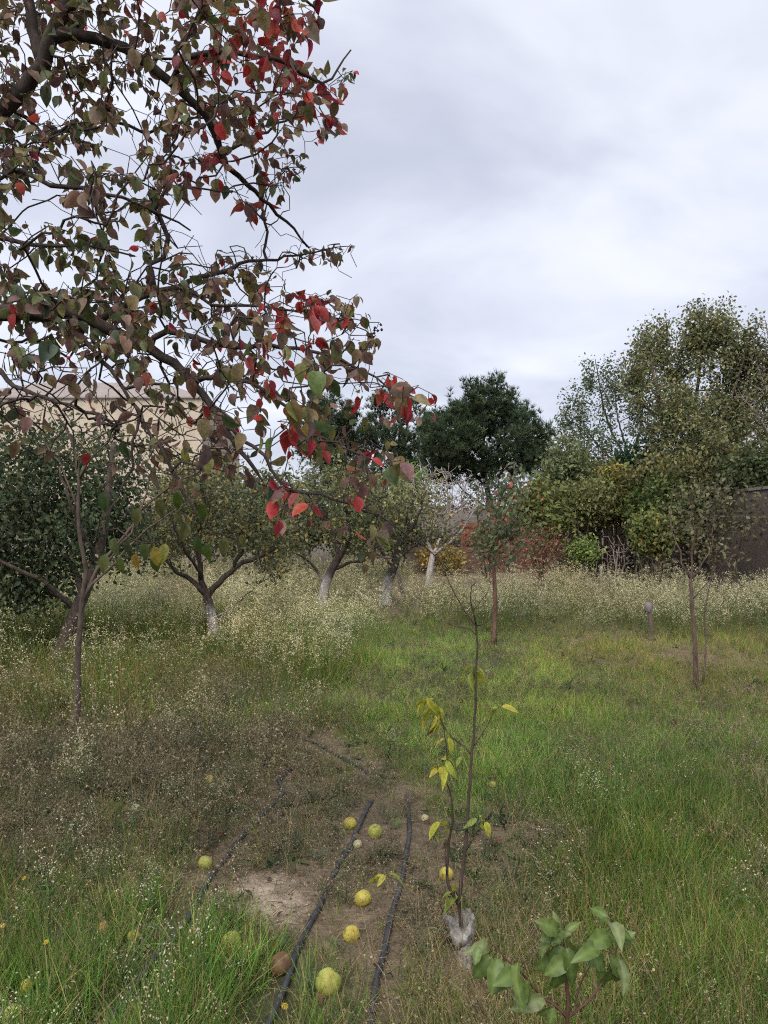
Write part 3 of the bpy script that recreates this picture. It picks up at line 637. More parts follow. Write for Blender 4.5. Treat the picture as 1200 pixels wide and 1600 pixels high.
    m.add([(-.12, -.12, hh), (w + .12, -.12, hh), (w + .12, 10.12, hh), (-.12, 10.12, hh), (3.2, 3.6, hh + 1.5), (w - 3.2, 3.6, hh + 1.5), (w - 3.2, 6.4, hh + 1.5), (3.2, 6.4, hh + 1.5), (-.12, -.12, hh - .08), (w + .12, -.12, hh - .08), (w + .12, 10.12, hh - .08), (-.12, 10.12, hh - .08)],
          np.array([(0, 1, 5, 4), (1, 2, 6, 5), (2, 3, 7, 6), (3, 0, 4, 7), (4, 5, 6, 7), (8, 11, 10, 9), (0, 8, 9, 1), (1, 9, 10, 2), (2, 10, 11, 3), (3, 11, 8, 0)]))
    obj('roof', m.done('roof', M_ROOF, False), root)
    m = MB(); m.box((-0.06, -0.06, 4.35), (w + 0.06, 0.0, 4.6)); obj('string_course', m.done('string_course', M_STONE, False), root)
boundary()

# ------------------------------------------------------------------ trees behind the walls
def pine(px, ptop, lobes, d, name, label, n=420):
    base = P(px, 830, d); base[2] = 0; root = empty(name, base); tag(root, label, 'pine tree', 'pines behind the wall')
    k = d / F; top = P(px, ptop, d)[2]; s = Skel()
    s.limb([base - A(0, 0, .2), base + A(.15, 0, top * .3), base + A(-.15, .1, top * .6), base + A(0.1, 0, top - 1.2)], .24, .05, .35, .02)
    tot = sum(l[2] * l[3] for l in lobes); att = []
    for cx, cy, rx, ry in lobes:
        c = P(cx, cy, d + rng.normal() * .9); p0 = A(base[0], base[1], max(1.2, c[2] - 1.5 - abs(c[0] - base[0]) * .35)); s.limb([p0, (p0 + c) / 2 + A(0, 0, -.25), c], .06, .015, .3, .02)
        m = int(n * rx * ry / tot); u = rvec(m) * rng.random((m, 1)) ** .33; q = c + u * A(rx * k, rx * k * 1.0, ry * k); att.append(q[vnoise(q[:, 0] * 1.1 + 31, q[:, 2] * 1.1 + q[:, 1] * .6, 12) > .27])
    att = np.concatenate(att); s.grow(att, .15, .5, .08); s.radii(.008, 2.3, .25)
    skeleton_parts(s, root, base, (0.07, 0.055, 0.048), .03, max_limbs=12, names=('trunk', 'limb', 'twigs'))
    at = np.repeat(att, 8, 0) + rng.normal(size=(8 * len(att), 3)) * A(.2, .2, .18)
    ntf = 12; tv = []; tf = []; tc = []
    for j in range(ntf):
        dv = unit(A(rng.normal() * .7, 1.0, rng.normal() * .7)); sd_ = unit(np.cross(dv, rng.normal(size=3))) * .06
        tv += [-sd_, sd_, dv]; tf.append((3 * j, 3 * j + 1, 3 * j + 2)); sh = rng.uniform(.75, 1.2); tc += [(sh * .8,) * 3, (sh * .8,) * 3, (sh * 1.25,) * 3]
    ax = unit(rng.normal(size=at.shape) * .55 + unit(at - A(base[0], base[1], top * .55)) * .5 + A(0, 0, .9))
    col = pick([(.072, .108, .056), (.058, .09, .053), (.098, .13, .057), (.12, .14, .068)], [4, 4, 2.5, .7], len(at)) * rng.uniform(.7, 1.35, (len(at), 1))
    v, f, c = stamp(np.array(tv), np.array(tf), at - base, frames(ax, rng.normal(size=at.shape)), rng.uniform(.22, .42, len(at)), col, np.array(tc))
    tag(obj('needles', mesh('needles', v, f, c, M_FOL, False), root), kind='stuff')
pine(760, 600, [(700, 690, 48, 46), (733, 632, 26, 40), (775, 630, 25, 40), (760, 690, 62, 46), (825, 690, 34, 48), (808, 650, 24, 26), (695, 730, 52, 28), (838, 718, 28, 30), (765, 735, 50, 20), (720, 655, 28, 30), (675, 660, 24, 28)], 41, 'pine_tree', 'broad dark green pine standing tallest behind the grey wall', 1050)
pine(625, 625, [(640, 695, 44, 42), (598, 650, 26, 34), (640, 650, 24, 24), (580, 690, 34, 40), (615, 735, 50, 26)], 46, 'pine_tree', 'darker pine half behind the broad pine on its left', 560)
pine(515, 608, [(505, 636, 22, 30), (520, 690, 42, 40), (538, 655, 22, 25), (490, 690, 28, 36), (520, 740, 46, 28)], 44, 'pine_tree', 'dark pine mostly hidden behind the red leaved branches', 420)

def tree(name, label, cat, base, limbs, att, leafcol, leafw, size, per, spread, bark=(.12, .095, .078), group=None, tip=.003, rmax=.2, limb_r=.012,
         seg=.25, bf=.25, jit=.12, paint=None, hang=.25, nleafpts=None, clump=.35, sag=0.05, max_limbs=16, thick=8, var=.25, step=.12):
    base = np.asarray(base, float); root = empty(name, base); tag(root, label, cat, group)
    s = Skel()
    for k, (pts, r0, r1) in enumerate(limbs): s.limb(pts, r0, r1, step if k else .06 if paint else step, .0 if k == 0 else .01)
    n0 = len(s.p)
    ends = s.grow(att, bf, seg, jit, sag=sag); s.radii(tip, 2.25, rmax)
    skeleton_parts(s, root, base, bark, limb_r, paint, max_limbs, thick=thick)
    if per:
        pos = np.array([s.p[i] for i in (range(n0, len(s.p)) if nleafpts == 'all' else ends)])
        foliage(root, base, pos, per, size, leafcol, leafw, spread, hang, clump=clump, var=var)
    return root
def Pz(px, py, d, dy=0): return P(px, py, d) + A(0, dy, 0)
GO = [(.11, .122, .055), (.135, .14, .064), (.085, .10, .05), (.18, .16, .062), (.165, .135, .07)]
def right_trees():
    d = 25.; b = P(1085, 830, d); b[2] = 0
    L_ = [([b, P(1080, 760, d), P(1070, 690, d)], .2, .13),
          ([P(1072, 720, d), P(1040, 650, d - .5), P(1022, 590, d - .5), P(1015, 530, d)], .09, .02), ([P(1072, 720, d), P(1085, 640, d + .6), P(1095, 560, d + .5), P(1100, 495, d)], .1, .02),
          ([P(1078, 740, d), P(1120, 670, d - .8), P(1150, 600, d - 1), P(1170, 530, d - 1)], .09, .02), ([P(1078, 740, d), P(1140, 700, d + .5), P(1200, 650, d + 1), P(1260, 600, d)], .08, .02),
          ([P(1080, 770, d), P(1140, 745, d - 1), P(1210, 700, d - 1.5)], .06, .02)]
    plume = [(992, 585, 12, 45, 40), (1008, 560, 12, 62, 60), (1034, 552, 13, 66, 66), (1058, 585, 14, 50, 50), (1084, 535, 13, 66, 70), (1106, 530, 12, 58, 60), (1130, 528, 11, 62, 58), (1150, 570, 13, 48, 50), (1172, 552, 13, 58, 58), (1194, 585, 14, 48, 40), (1215, 560, 18, 62, 50)]
    att = np.concatenate([ellip(a, c, r, h, d + rng.normal() * .8, n, .7) for a, c, r, h, n in plume] + [ellip(1060, 640, 72, 55, d, 180, 2.), ellip(1155, 625, 55, 50, d, 130, 2.), ellip(1100, 690, 105, 58, d - .5, 270, 2.2), ellip(1200, 670, 60, 80, d, 110, 2), ellip(1130, 740, 95, 45, d - 1, 140, 1.8)])
    tree('tall_tree', 'tallest olive green tree with upright branches beside the side wall', 'tree', b, L_, att, GO, [4, 3, 3, 1.6, 1.2], .125, 27, .16, (.11, .09, .075), tip=.006, rmax=.2, limb_r=.03, seg=.35, jit=.1, nleafpts='all', clump=.35)
    d = 27.; b = P(985, 830, d); b[2] = 0
    L_ = [([b, P(983, 770, d), P(985, 715, d)], .12, .08), ([P(985, 720, d), P(1000, 670, d), P(1005, 600, d)], .06, .012), ([P(985, 730, d), P(950, 660, d), P(935, 590, d), P(930, 560, d)], .055, .012), ([P(985, 745, d), P(930, 690, d + .5), P(898, 640, d)], .045, .012), ([P(985, 720, d), P(965, 650, d - .5), P(960, 580, d)], .04, .01)]
    plume = [(885, 655, 11, 45, 28), (905, 645, 12, 55, 34), (922, 620, 12, 62, 38), (948, 615, 14, 66, 48), (968, 605, 13, 55, 40), (990, 640, 15, 50, 34)]
    att = np.concatenate([ellip(a, c, r, h, d + rng.normal() * .5, n, .5) for a, c, r, h, n in plume] + [ellip(930, 700, 75, 45, d, 120, 1.5)])
    tree('slender_tree', 'slender airy tree with thin pale green leaves left of the tallest tree', 'tree', b, L_, att, [(.09, .11, .06), (.115, .135, .07), (.07, .09, .05)], [3, 2, 2], .11, 19, .14, (.10, .085, .075), tip=.005, limb_r=.025, seg=.35, nleafpts='all', clump=.25)
    # bare pale twiggy branches at the picture's edge
    d = 23.; b = P(1240, 830, d); b[2] = 0
    att = np.concatenate([ellip(1185, 640, 45, 70, d, 160, 1.4), ellip(1220, 560, 50, 80, d, 120, 1.4)])
    tree('bare_tree', 'thinly leaved tree with pale grey twigs at the picture edge above the wall', 'tree', b, [([b, P(1235, 770, d), P(1225, 700, d)], .12, .07), ([P(1228, 720, d), P(1190, 660, d), P(1160, 620, d)], .05, .012), ([P(1226, 700, d), P(1215, 600, d), P(1195, 500, d)], .05, .012)], att, GO, [1, 2, 1, 1, 1], .08, 2, .15, (.24, .21, .19), tip=.007, limb_r=.025, seg=.3)
right_trees()
def bush(name, label, px, py, rx, ry, d, pal, w, n=130, per=16, size=.15, bark=(.09, .07, .06), cat='shrub', group=None, spread=.13, dr=None, extra=None, stems=4, clump=.35, tip=.004):
    b = P(px, 830, d); b[2] = 0; c = P(px, py, d); k = d / F
    L_ = []
    for i in range(stems):
        a = i * 2 * pi / stems + rng.random(); q = c + A(cos(a) * rx * k * .5, sin(a) * rx * k * .5, ry * k * rng.uniform(-.1, .4))
        b0 = b + A(cos(a) * .08, sin(a) * .08, 0) if i else b
        L_.append(([b0, (b0 * .5 + q * .5) + rng.normal(size=3) * .08, q], .035, .01))
    att = ellip(px, py, rx, ry, d, int(n * 1.25), dr); per = int(per * 1.7); size = size * (1.5 if size < .1 else 1)
    if extra is not None: att = np.concatenate([att] + [ellip(*e[:4], d, e[4], dr) for e in extra])
    att = att[att[:, 2] > .1]
    return tree(name, label, cat, b, L_, att, pal, w, size, per, spread, bark, group, tip=tip, limb_r=.015, seg=.3, nleafpts='all' if per < 14 else None, clump=clump)
def thicket():
    OL = [(.085, .09, .038), (.11, .105, .045), (.065, .075, .035)]
    bush('olive_shrub', 'dull olive shrub filling the gap below the slender tree', 905, 775, 66, 70, 25.5, OL, [3, 2, 2], 200, 16)
    bush('autumn_shrub', 'yellow and orange autumn shrub in the middle of the thicket', 957, 772, 34, 50, 24, [(.20, .16, .04), (.15, .15, .045), (.27, .12, .04), (.09, .105, .04)], [2.2, 3, .5, 3.5], 120, 16)
    bush('dark_shrub', 'dense dark green shrub beside the yellow autumn shrub', 1003, 765, 52, 75, 25, [(.028, .058, .032), (.038, .07, .034), (.05, .08, .036)], [4, 3, 1], 190, 22)
    bush('green_shrub', 'fresh green shrub hanging over the board fence', 1038, 795, 62, 58, 22.5, [(.08, .115, .034), (.10, .13, .04), (.06, .085, .03), (.14, .14, .045)], [3, 2, 3, 1], 190, 17)
    bush('brown_shrub', 'brownish green shrub against the dark side wall', 1125, 805, 80, 70, 19.5, [(.085, .08, .045), (.11, .095, .055), (.07, .075, .04)], [2, 2, 2], 130, 4, spread=.16)
    bush('lime_shrub', 'lime green shrub with a few red leaves left of the thicket', 845, 805, 44, 58, 21.5, [(.11, .125, .038), (.14, .145, .045), (.085, .10, .036), (.26, .07, .04)], [3, 2, 3, .2], 150, 15)
    bush('red_stemmed_shrub', 'low shrub with thin red stems in front of the brick wall', 838, 858, 50, 36, 20, [(.17, .06, .045), (.11, .085, .05), (.08, .09, .05)], [2, 2, 2], 170, 3, .06, (.17, .06, .05), tip=.006)
    bush('small_green_shrub', 'small bright green shrub before the shelter', 912, 862, 20, 20, 20.5, [(.10, .14, .04), (.13, .16, .045)], [2, 1], 40, 14, .07)
    bush('bare_bush', 'leafless tangle of pale stems before the board fence', 960, 860, 34, 34, 22, OL, [1, 1, 1], 60, 0, bark=(.26, .22, .19), tip=.008)
    bush('white_stemmed_bush', 'straggly bush with white seed heads near the side wall', 1005, 862, 34, 40, 21, [(.30, .29, .25), (.10, .11, .06)], [1, 2], 60, 4, .055, bark=(.20, .17, .15), tip=.006)
    bush('yellow_bush', 'glowing yellow orange bush seen under the grey fruit trees', 688, 872, 36, 17, 27, [(.24, .17, .04), (.28, .13, .04), (.16, .15, .05)], [3, 1.5, 3], 70, 16, .09)
    bush('orange_leaved_shrub', 'rusty orange leaved shrub before the red gate', 765, 848, 28, 26, 23, [(.15, .085, .045), (.10, .10, .05), (.085, .10, .05)], [1.2, 3, 3], 70, 7, .08)
    bush('hanging_green_shrub', 'yellowish green shrub hanging lowest before the dark fence', 1022, 830, 30, 38, 20.5, [(.115, .125, .04), (.09, .11, .036), (.19, .15, .04)], [3, 3, 1], 70, 15)
    bush('wall_climber', 'dark green climber hanging over the side wall at the picture edge', 1180, 740, 60, 40, 21.5, [(.05, .07, .03), (.07, .08, .035)], [2, 2], 120, 14)
    bush('tall_green_shrub', 'tall dull green shrub left of the yellow autumn shrub', 880, 740, 45, 60, 24.5, [(.085, .105, .05), (.11, .12, .055)], [2, 2], 120, 14)
    bush('evergreen_shrub', 'dark shrub filling in below the broad pine', 790, 775, 75, 36, 34, [(.05, .065, .035), (.07, .08, .045)], [2, 2], 110, 9, bark=(.05, .04, .035))
    bush('olive_thicket', 'wide olive brown shrub under the tallest tree', 1085, 745, 110, 55, 23.5, [(.10, .10, .045), (.13, .115, .05), (.08, .09, .04), (.16, .14, .05)], [3, 2, 2, 1], 260, 13, group=None)
    bush('pale_shrub', 'pale yellowish shrub between lime shrub and autumn shrub', 915, 782, 45, 38, 23, [(.14, .145, .055), (.11, .12, .05)], [2, 2], 110, 14)
    for k, (a, r, h, lb) in enumerate([(250, 60, 40, 'low olive hedge shrub below the beige house'), (350, 60, 38, 'low olive hedge shrub behind the small apple tree'), (445, 55, 36, 'low olive hedge shrub between apple tree and leaning fruit tree'), (540, 55, 36, 'low olive hedge shrub behind the leaning fruit tree'), (625, 45, 34, 'low olive hedge shrub behind the propped fruit tree')]):
        bush('hedge_shrub', lb, a, 838, r, h, 31 + k % 2, [(.10, .115, .05), (.13, .13, .06), (.08, .095, .045)], [2, 2, 2], 100, 13, group='hedge along the back wall')
    # screen of garden trees at the back
    bush('pale_green_tree', 'pale green round tree deep in the orchard, behind the leaning whitewashed tree', 575, 790, 62, 60, 27, [(.12, .145, .06), (.15, .165, .075), (.09, .11, .05)], [3, 2, 2], 210, 15, cat='tree')
    bush('bright_green_tree', 'bright green tree glimpsed between the red branch and the grey twigs', 640, 770, 32, 42, 30, [(.085, .16, .03), (.11, .18, .04)], [2, 1], 110, 15, cat='tree')
    bush('grey_green_tree', 'grey green tree behind the small whitewashed apple tree', 415, 800, 75, 70, 24, [(.11, .125, .065), (.145, .15, .08), (.085, .10, .05)], [3, 2, 2], 260, 14, cat='tree')
    bush('yellowing_tree', 'yellowing pale tree in front of the beige house', 300, 775, 60, 62, 26, [(.14, .14, .055), (.18, .165, .07), (.10, .11, .05)], [3, 2, 2], 190, 13, cat='tree')
    bush('far_tree', 'dark green tree filling the gap to the grey wall, behind the bare trees', 480, 800, 50, 55, 32, [(.06, .085, .04), (.08, .10, .045)], [2, 1], 150, 16, cat='tree')
    bush('wall_shrub', 'brown twiggy shrub growing at the foot of the grey wall', 700, 850, 60, 32, 31, [(.10, .085, .055), (.085, .095, .055)], [2, 2], 130, 8, cat='shrub')
thicket()
# ------------------------------------------------------------------ orchard trees
WHITE = ((.50, .47, .45), .5)
def on_plan(pts, d):    # polyline given by picture place at one depth, first point dropped to the ground
    q = [P(x, y, d + (e[0] if e else 0)) for x, y, *e in pts]; return q
def orchard():
    DK = [(.045, .062, .03), (.062, .08, .037), (.035, .05, .028), (.12, .125, .055)]
    b = G(88, 1042); d = depth(b)
    L_ = [([b] + on_plan([(100, 1006), (116, 962), (132, 925), (150, 880), (163, 820), (172, 740), (178, 690)], d), .095, .03),
          (on_plan([(132, 925), (100, 862, .3), (60, 800, .4), (20, 740, .3)], d), .045, .012), (on_plan([(140, 905), (175, 850, .5), (205, 790, .8)], d), .035, .01),
          (on_plan([(120, 950), (60, 905, -.3), (0, 880, -.5), (-60, 870, -.4)], d), .035, .01), (on_plan([(150, 880), (120, 810, -.5), (90, 730, -.7)], d), .03, .01)]
    att = np.concatenate([ellip(30, 795, 150, 112, d + .3, 520, 1.1), ellip(60, 700, 120, 45, d + .3, 90, .8), ellip(190, 750, 60, 70, d + .5, 60, .8), ellip(150, 830, 75, 80, d + .3, 130, .8), ellip(30, 915, 90, 45, d, 130, .6), ellip(-110, 830, 120, 120, d, 160, 1.0)])
    tree('quince_tree', 'leaning tree with a dense dark green crown, behind the thin pale trunk', 'tree', b, L_, att, DK, [4, 3, 3, .9], .072, 17, .10, (.115, .09, .08), tip=.002, rmax=.1, limb_r=.012, seg=.16, jit=.12, clump=.3, hang=.6)
    # slender front trunk
    b = G(113, 1152); d = depth(b)
    L_ = [([b] + on_plan([(121, 1100), (121, 1040), (125, 980), (129, 935), (134, 885), (126, 850), (122, 800), (121, 720), (108, 680), (85, 640)], d), .031, .006),
          (on_plan([(129, 938), (155, 885), (200, 830), (250, 770), (300, 742), (345, 715), (380, 690)], d), .016, .004), (on_plan([(131, 930), (165, 895), (215, 838), (270, 800), (330, 770)], d), .012, .003),
          (on_plan([(122, 740), (140, 712), (175, 690), (190, 655), (185, 610)], d), .009, .003), (on_plan([(122, 790), (90, 720), (60, 680), (30, 660)], d), .007, .003),
          (on_plan([(155, 885), (190, 850), (230, 760), (260, 690), (300, 640)], d), .009, .003)]
    att = np.concatenate([ellip(180, 680, 150, 60, d, 110, .5), ellip(300, 740, 80, 40, d, 40, .4)])
    tree('slim_tree', 'slim brown trunk forking low with long thin nearly bare branches', 'tree', b, L_, att, [(.10, .10, .04), (.14, .11, .05)], [1, 1], .05, 1, .03, (.125, .098, .084), tip=.0018, rmax=.03, limb_r=.006, seg=.1, jit=.18)
    SG = [(.10, .11, .055), (.13, .135, .07), (.075, .085, .042), (.18, .15, .06), (.26, .19, .05)]
    b = G(335, 1003); d = depth(b)
    L_ = [([b] + on_plan([(332, 972), (323, 930)], d), .085, .065), (on_plan([(323, 932), (300, 906), (272, 890, .3), (240, 850, .5)], d), .04, .012), (on_plan([(322, 930), (312, 882), (309, 845), (320, 790), (310, 740)], d), .045, .012),
          (on_plan([(325, 928), (350, 905), (364, 888), (395, 874), (430, 855), (455, 820)], d), .045, .012), (on_plan([(364, 888), (384, 850), (392, 800), (400, 750)], d), .03, .01), (on_plan([(338, 962), (380, 935), (412, 908)], d), .014, .004), (on_plan([(318, 905), (280, 840, -.5), (260, 790, -.6)], d), .025, .008)]
    att = np.concatenate([ellip(325, 790, 120, 82, d, 340, .9), ellip(415, 835, 65, 50, d, 100, .6), ellip(245, 850, 60, 50, d, 90, .6), ellip(420, 890, 35, 25, d, 25, .4)])
    tree('apple_tree', 'small gnarled apple tree with whitewashed base and open crown', 'tree', b, L_, att, SG, [3, 2, 3, 1.3, 1], .07, 9, .085, (.07, .055, .048), 'whitewashed fruit trees', tip=.0025, rmax=.07, limb_r=.01, seg=.14, jit=.2, paint=((.46, .44, .43), .5), clump=.3)
    b = G(503, 950); d = depth(b)
    L_ = [([b] + on_plan([(507, 920), (517, 893), (531, 868)], d), .105, .075), (on_plan([(531, 868), (515, 822), (499, 790), (488, 735)], d), .05, .012), (on_plan([(531, 868), (546, 838), (541, 800), (524, 735)], d), .05, .012), (on_plan([(517, 893), (545, 880), (575, 874), (600, 850)], d), .04, .01), (on_plan([(508, 910), (486, 880), (446, 855)], d), .035, .01), (on_plan([(541, 800), (575, 790), (610, 770)], d), .03, .008)]
    att = np.concatenate([ellip(525, 780, 95, 78, d, 290, 1.0), ellip(590, 840, 50, 50, d, 80, .6), ellip(450, 840, 50, 45, d, 80, .6)])
    tree('fruit_tree', 'leaning fruit tree with whitewashed trunk and dark forked limbs', 'tree', b, L_, att, SG, [3, 2, 3, 1, .4], .09, 9, .12, (.07, .055, .05), 'whitewashed fruit trees', tip=.0035, rmax=.08, limb_r=.012, seg=.2, jit=.2, paint=((.44, .42, .43), .65))
    b = G(601, 946); d = depth(b)
    L_ = [([b] + on_plan([(606, 910), (617, 880), (622, 850)], d), .12, .08), (on_plan([(622, 850), (600, 810), (590, 760)], d), .05, .012), (on_plan([(622, 850), (650, 815), (665, 770)], d), .05, .012), (on_plan([(617, 878), (650, 850), (690, 840)], d), .04, .012), (on_plan([(612, 890), (590, 850), (570, 820)], d), .03, .01)]
    att = np.concatenate([ellip(635, 790, 75, 65, d, 330, 1.1), ellip(685, 830, 35, 35, d, 60, .6)])
    tree('old_fruit_tree', 'old fruit tree with whitewashed trunk, propped by a pale stake', 'tree', b, L_, att, SG, [3, 2, 2, 2, .4], .085, 5, .12, (.085, .07, .064), 'whitewashed fruit trees', tip=.0045, rmax=.08, limb_r=.012, seg=.2, jit=.25, paint=((.42, .40, .40), .6))
    m = MB(); p0 = G(634, 940); q = P(620, 884, depth(p0)); m.tube(resample([p0 - A(0, 0, .1), q], .3), .045, 7); o = obj('prop_stake', m.done('prop_stake', M_WOOD, shift=p0), loc=p0)
    tag(o, 'pale wooden stake leaning against the propped fruit tree', 'stake')
    b = G(671, 918); d = depth(b)
    L_ = [([b] + on_plan([(672, 895), (676, 868)], d), .11, .08), (on_plan([(676, 868), (660, 820), (650, 770)], d), .05, .012), (on_plan([(676, 868), (695, 820), (700, 760)], d), .05, .012), (on_plan([(676, 868), (720, 830), (745, 790)], d), .045, .012)]
    att = np.concatenate([ellip(690, 780, 74, 58, d, 620, 1.4), ellip(650, 740, 40, 30, d, 60, .8)])
    tree('grey_fruit_tree', 'leafless fruit tree with a haze of pale grey twigs and white trunk', 'tree', b, L_, att, SG, [1, 1, 1, 1, 1], .07, 0, .1, (.36, .32, .31), 'whitewashed fruit trees', tip=.009, rmax=.08, limb_r=.014, seg=.22, jit=.25, paint=((.42, .40, .40), .75))
    # saplings on the lawn
    b = G(1088, 1074); d = depth(b)
    L_ = [([b] + on_plan([(1086, 1010), (1081, 940), (1079, 905)], d), .026, .018), (on_plan([(1080, 910), (1058, 862), (1048, 800), (1052, 760)], d), .011, .003), (on_plan([(1079, 905), (1106, 868), (1118, 800)], d), .010, .003), (on_plan([(1079, 905), (1084, 850), (1078, 770)], d), .011, .003), (on_plan([(1081, 935), (1110, 905), (1140, 870)], d), .006, .002)]
    att = np.concatenate([ellip(1075, 820, 60, 66, d, 75, .4), ellip(1120, 870, 48, 50, d, 25, .3), ellip(1035, 880, 38, 40, d, 18, .3)])
    tree('sapling', 'sparse young tree with olive leaves standing alone on the right of the lawn', 'sapling', b, L_, att, [(.10, .105, .05), (.13, .12, .06), (.08, .075, .045)], [2, 2, 2], .05, 2, .05, (.12, .085, .07), 'young trees on the lawn', tip=.0016, rmax=.02, limb_r=.005, seg=.1, jit=.15)
    b = G(1098, 1072); d = depth(b)
    tree('thin_sapling', 'thin wavy stem growing right beside the lone sapling', 'sapling', b, [([b] + on_plan([(1103, 1010), (1101, 960), (1112, 900), (1122, 850)], d), .010, .004)], ellip(1120, 850, 40, 50, d, 18, .2), [(.10, .105, .05), (.14, .13, .06)], [1, 1], .045, 3, .04, (.11, .085, .07), 'young trees on the lawn', tip=.0015, rmax=.008, limb_r=.1, seg=.1)
    b = G(771, 1006); d = depth(b)
    L_ = [([b] + on_plan([(774, 960), (773, 915), (771, 885)], d), .036, .026), (on_plan([(771, 888), (755, 845), (745, 800), (750, 760)], d), .014, .004), (on_plan([(771, 888), (788, 830), (800, 770), (806, 722)], d), .015, .004), (on_plan([(772, 890), (815, 860), (830, 830)], d), .008, .003)]
    att = np.concatenate([ellip(780, 830, 50, 62, d, 150, .5), ellip(803, 765, 22, 48, d, 50, .25)])
    tree('leafy_sapling', 'leafy young fruit tree with reddish stem at the far edge of the lawn', 'sapling', b, L_, att, [(.085, .11, .055), (.11, .13, .07), (.07, .085, .045), (.20, .075, .045)], [3, 2, 2, 1.3], .085, 4, .075, (.14, .085, .065), 'young trees on the lawn', tip=.002, rmax=.03, limb_r=.006, seg=.14, jit=.15, hang=1.2)
    # stump post with a rag, fence stakes
    b = G(1018, 1002); m = MB(); m.tube(resample([b - A(0, 0, .1), P(1016, 965, depth(b)), P(1014, 948, depth(b))], .1), .035, 8, (.3, .27, .23)); root = empty('short_post', b); tag(root, 'short weathered post with a pale ragged cap between lawn and flowering weeds', 'post')
    obj('post_shaft', m.done('post_shaft', M_BOARD, shift=b), root)
    m = MB(); q = P(1013, 948, depth(b)); an = np.linspace(0, 2 * pi, 10)[:-1]
    rings = [np.stack([np.cos(an) * r * (1 + .25 * rng.normal(size=9)), np.sin(an) * r * (1 + .25 * rng.normal(size=9)), np.full(9, h) + rng.normal(size=9) * .01], 1) + q for r, h in ((.05, -.07), (.06, 0), (.045, .05), (.012, .07))]
    fs = [(i * 9 + j, i * 9 + (j + 1) % 9, i * 9 + 9 + (j + 1) % 9, i * 9 + 9 + j) for i in range(3) for j in range(9)]
    m.add(np.concatenate(rings), np.array(fs)); obj('cap', m.done('cap', M_WALLG, shift=b), root)
    for (px, py, h, lb) in ((866, 900, .75, 'short grey stake at the end of the brick wall'), (915, 900, .85, 'grey stake standing before the shelter'), (938, 900, .6, 'low grey stake right of the small bright shrub')):
        p0 = P(px, py, 21.5); p0[2] = 0; m = MB(); m.tube(resample([p0 - A(0, 0, .1), p0 + A(.03, 0, h)], .2), .05, 6); o = obj('fence_stake', m.done('fence_stake', M_WOOD, shift=p0), loc=p0); tag(o, lb, 'stake', 'stakes at the back')
orchard()

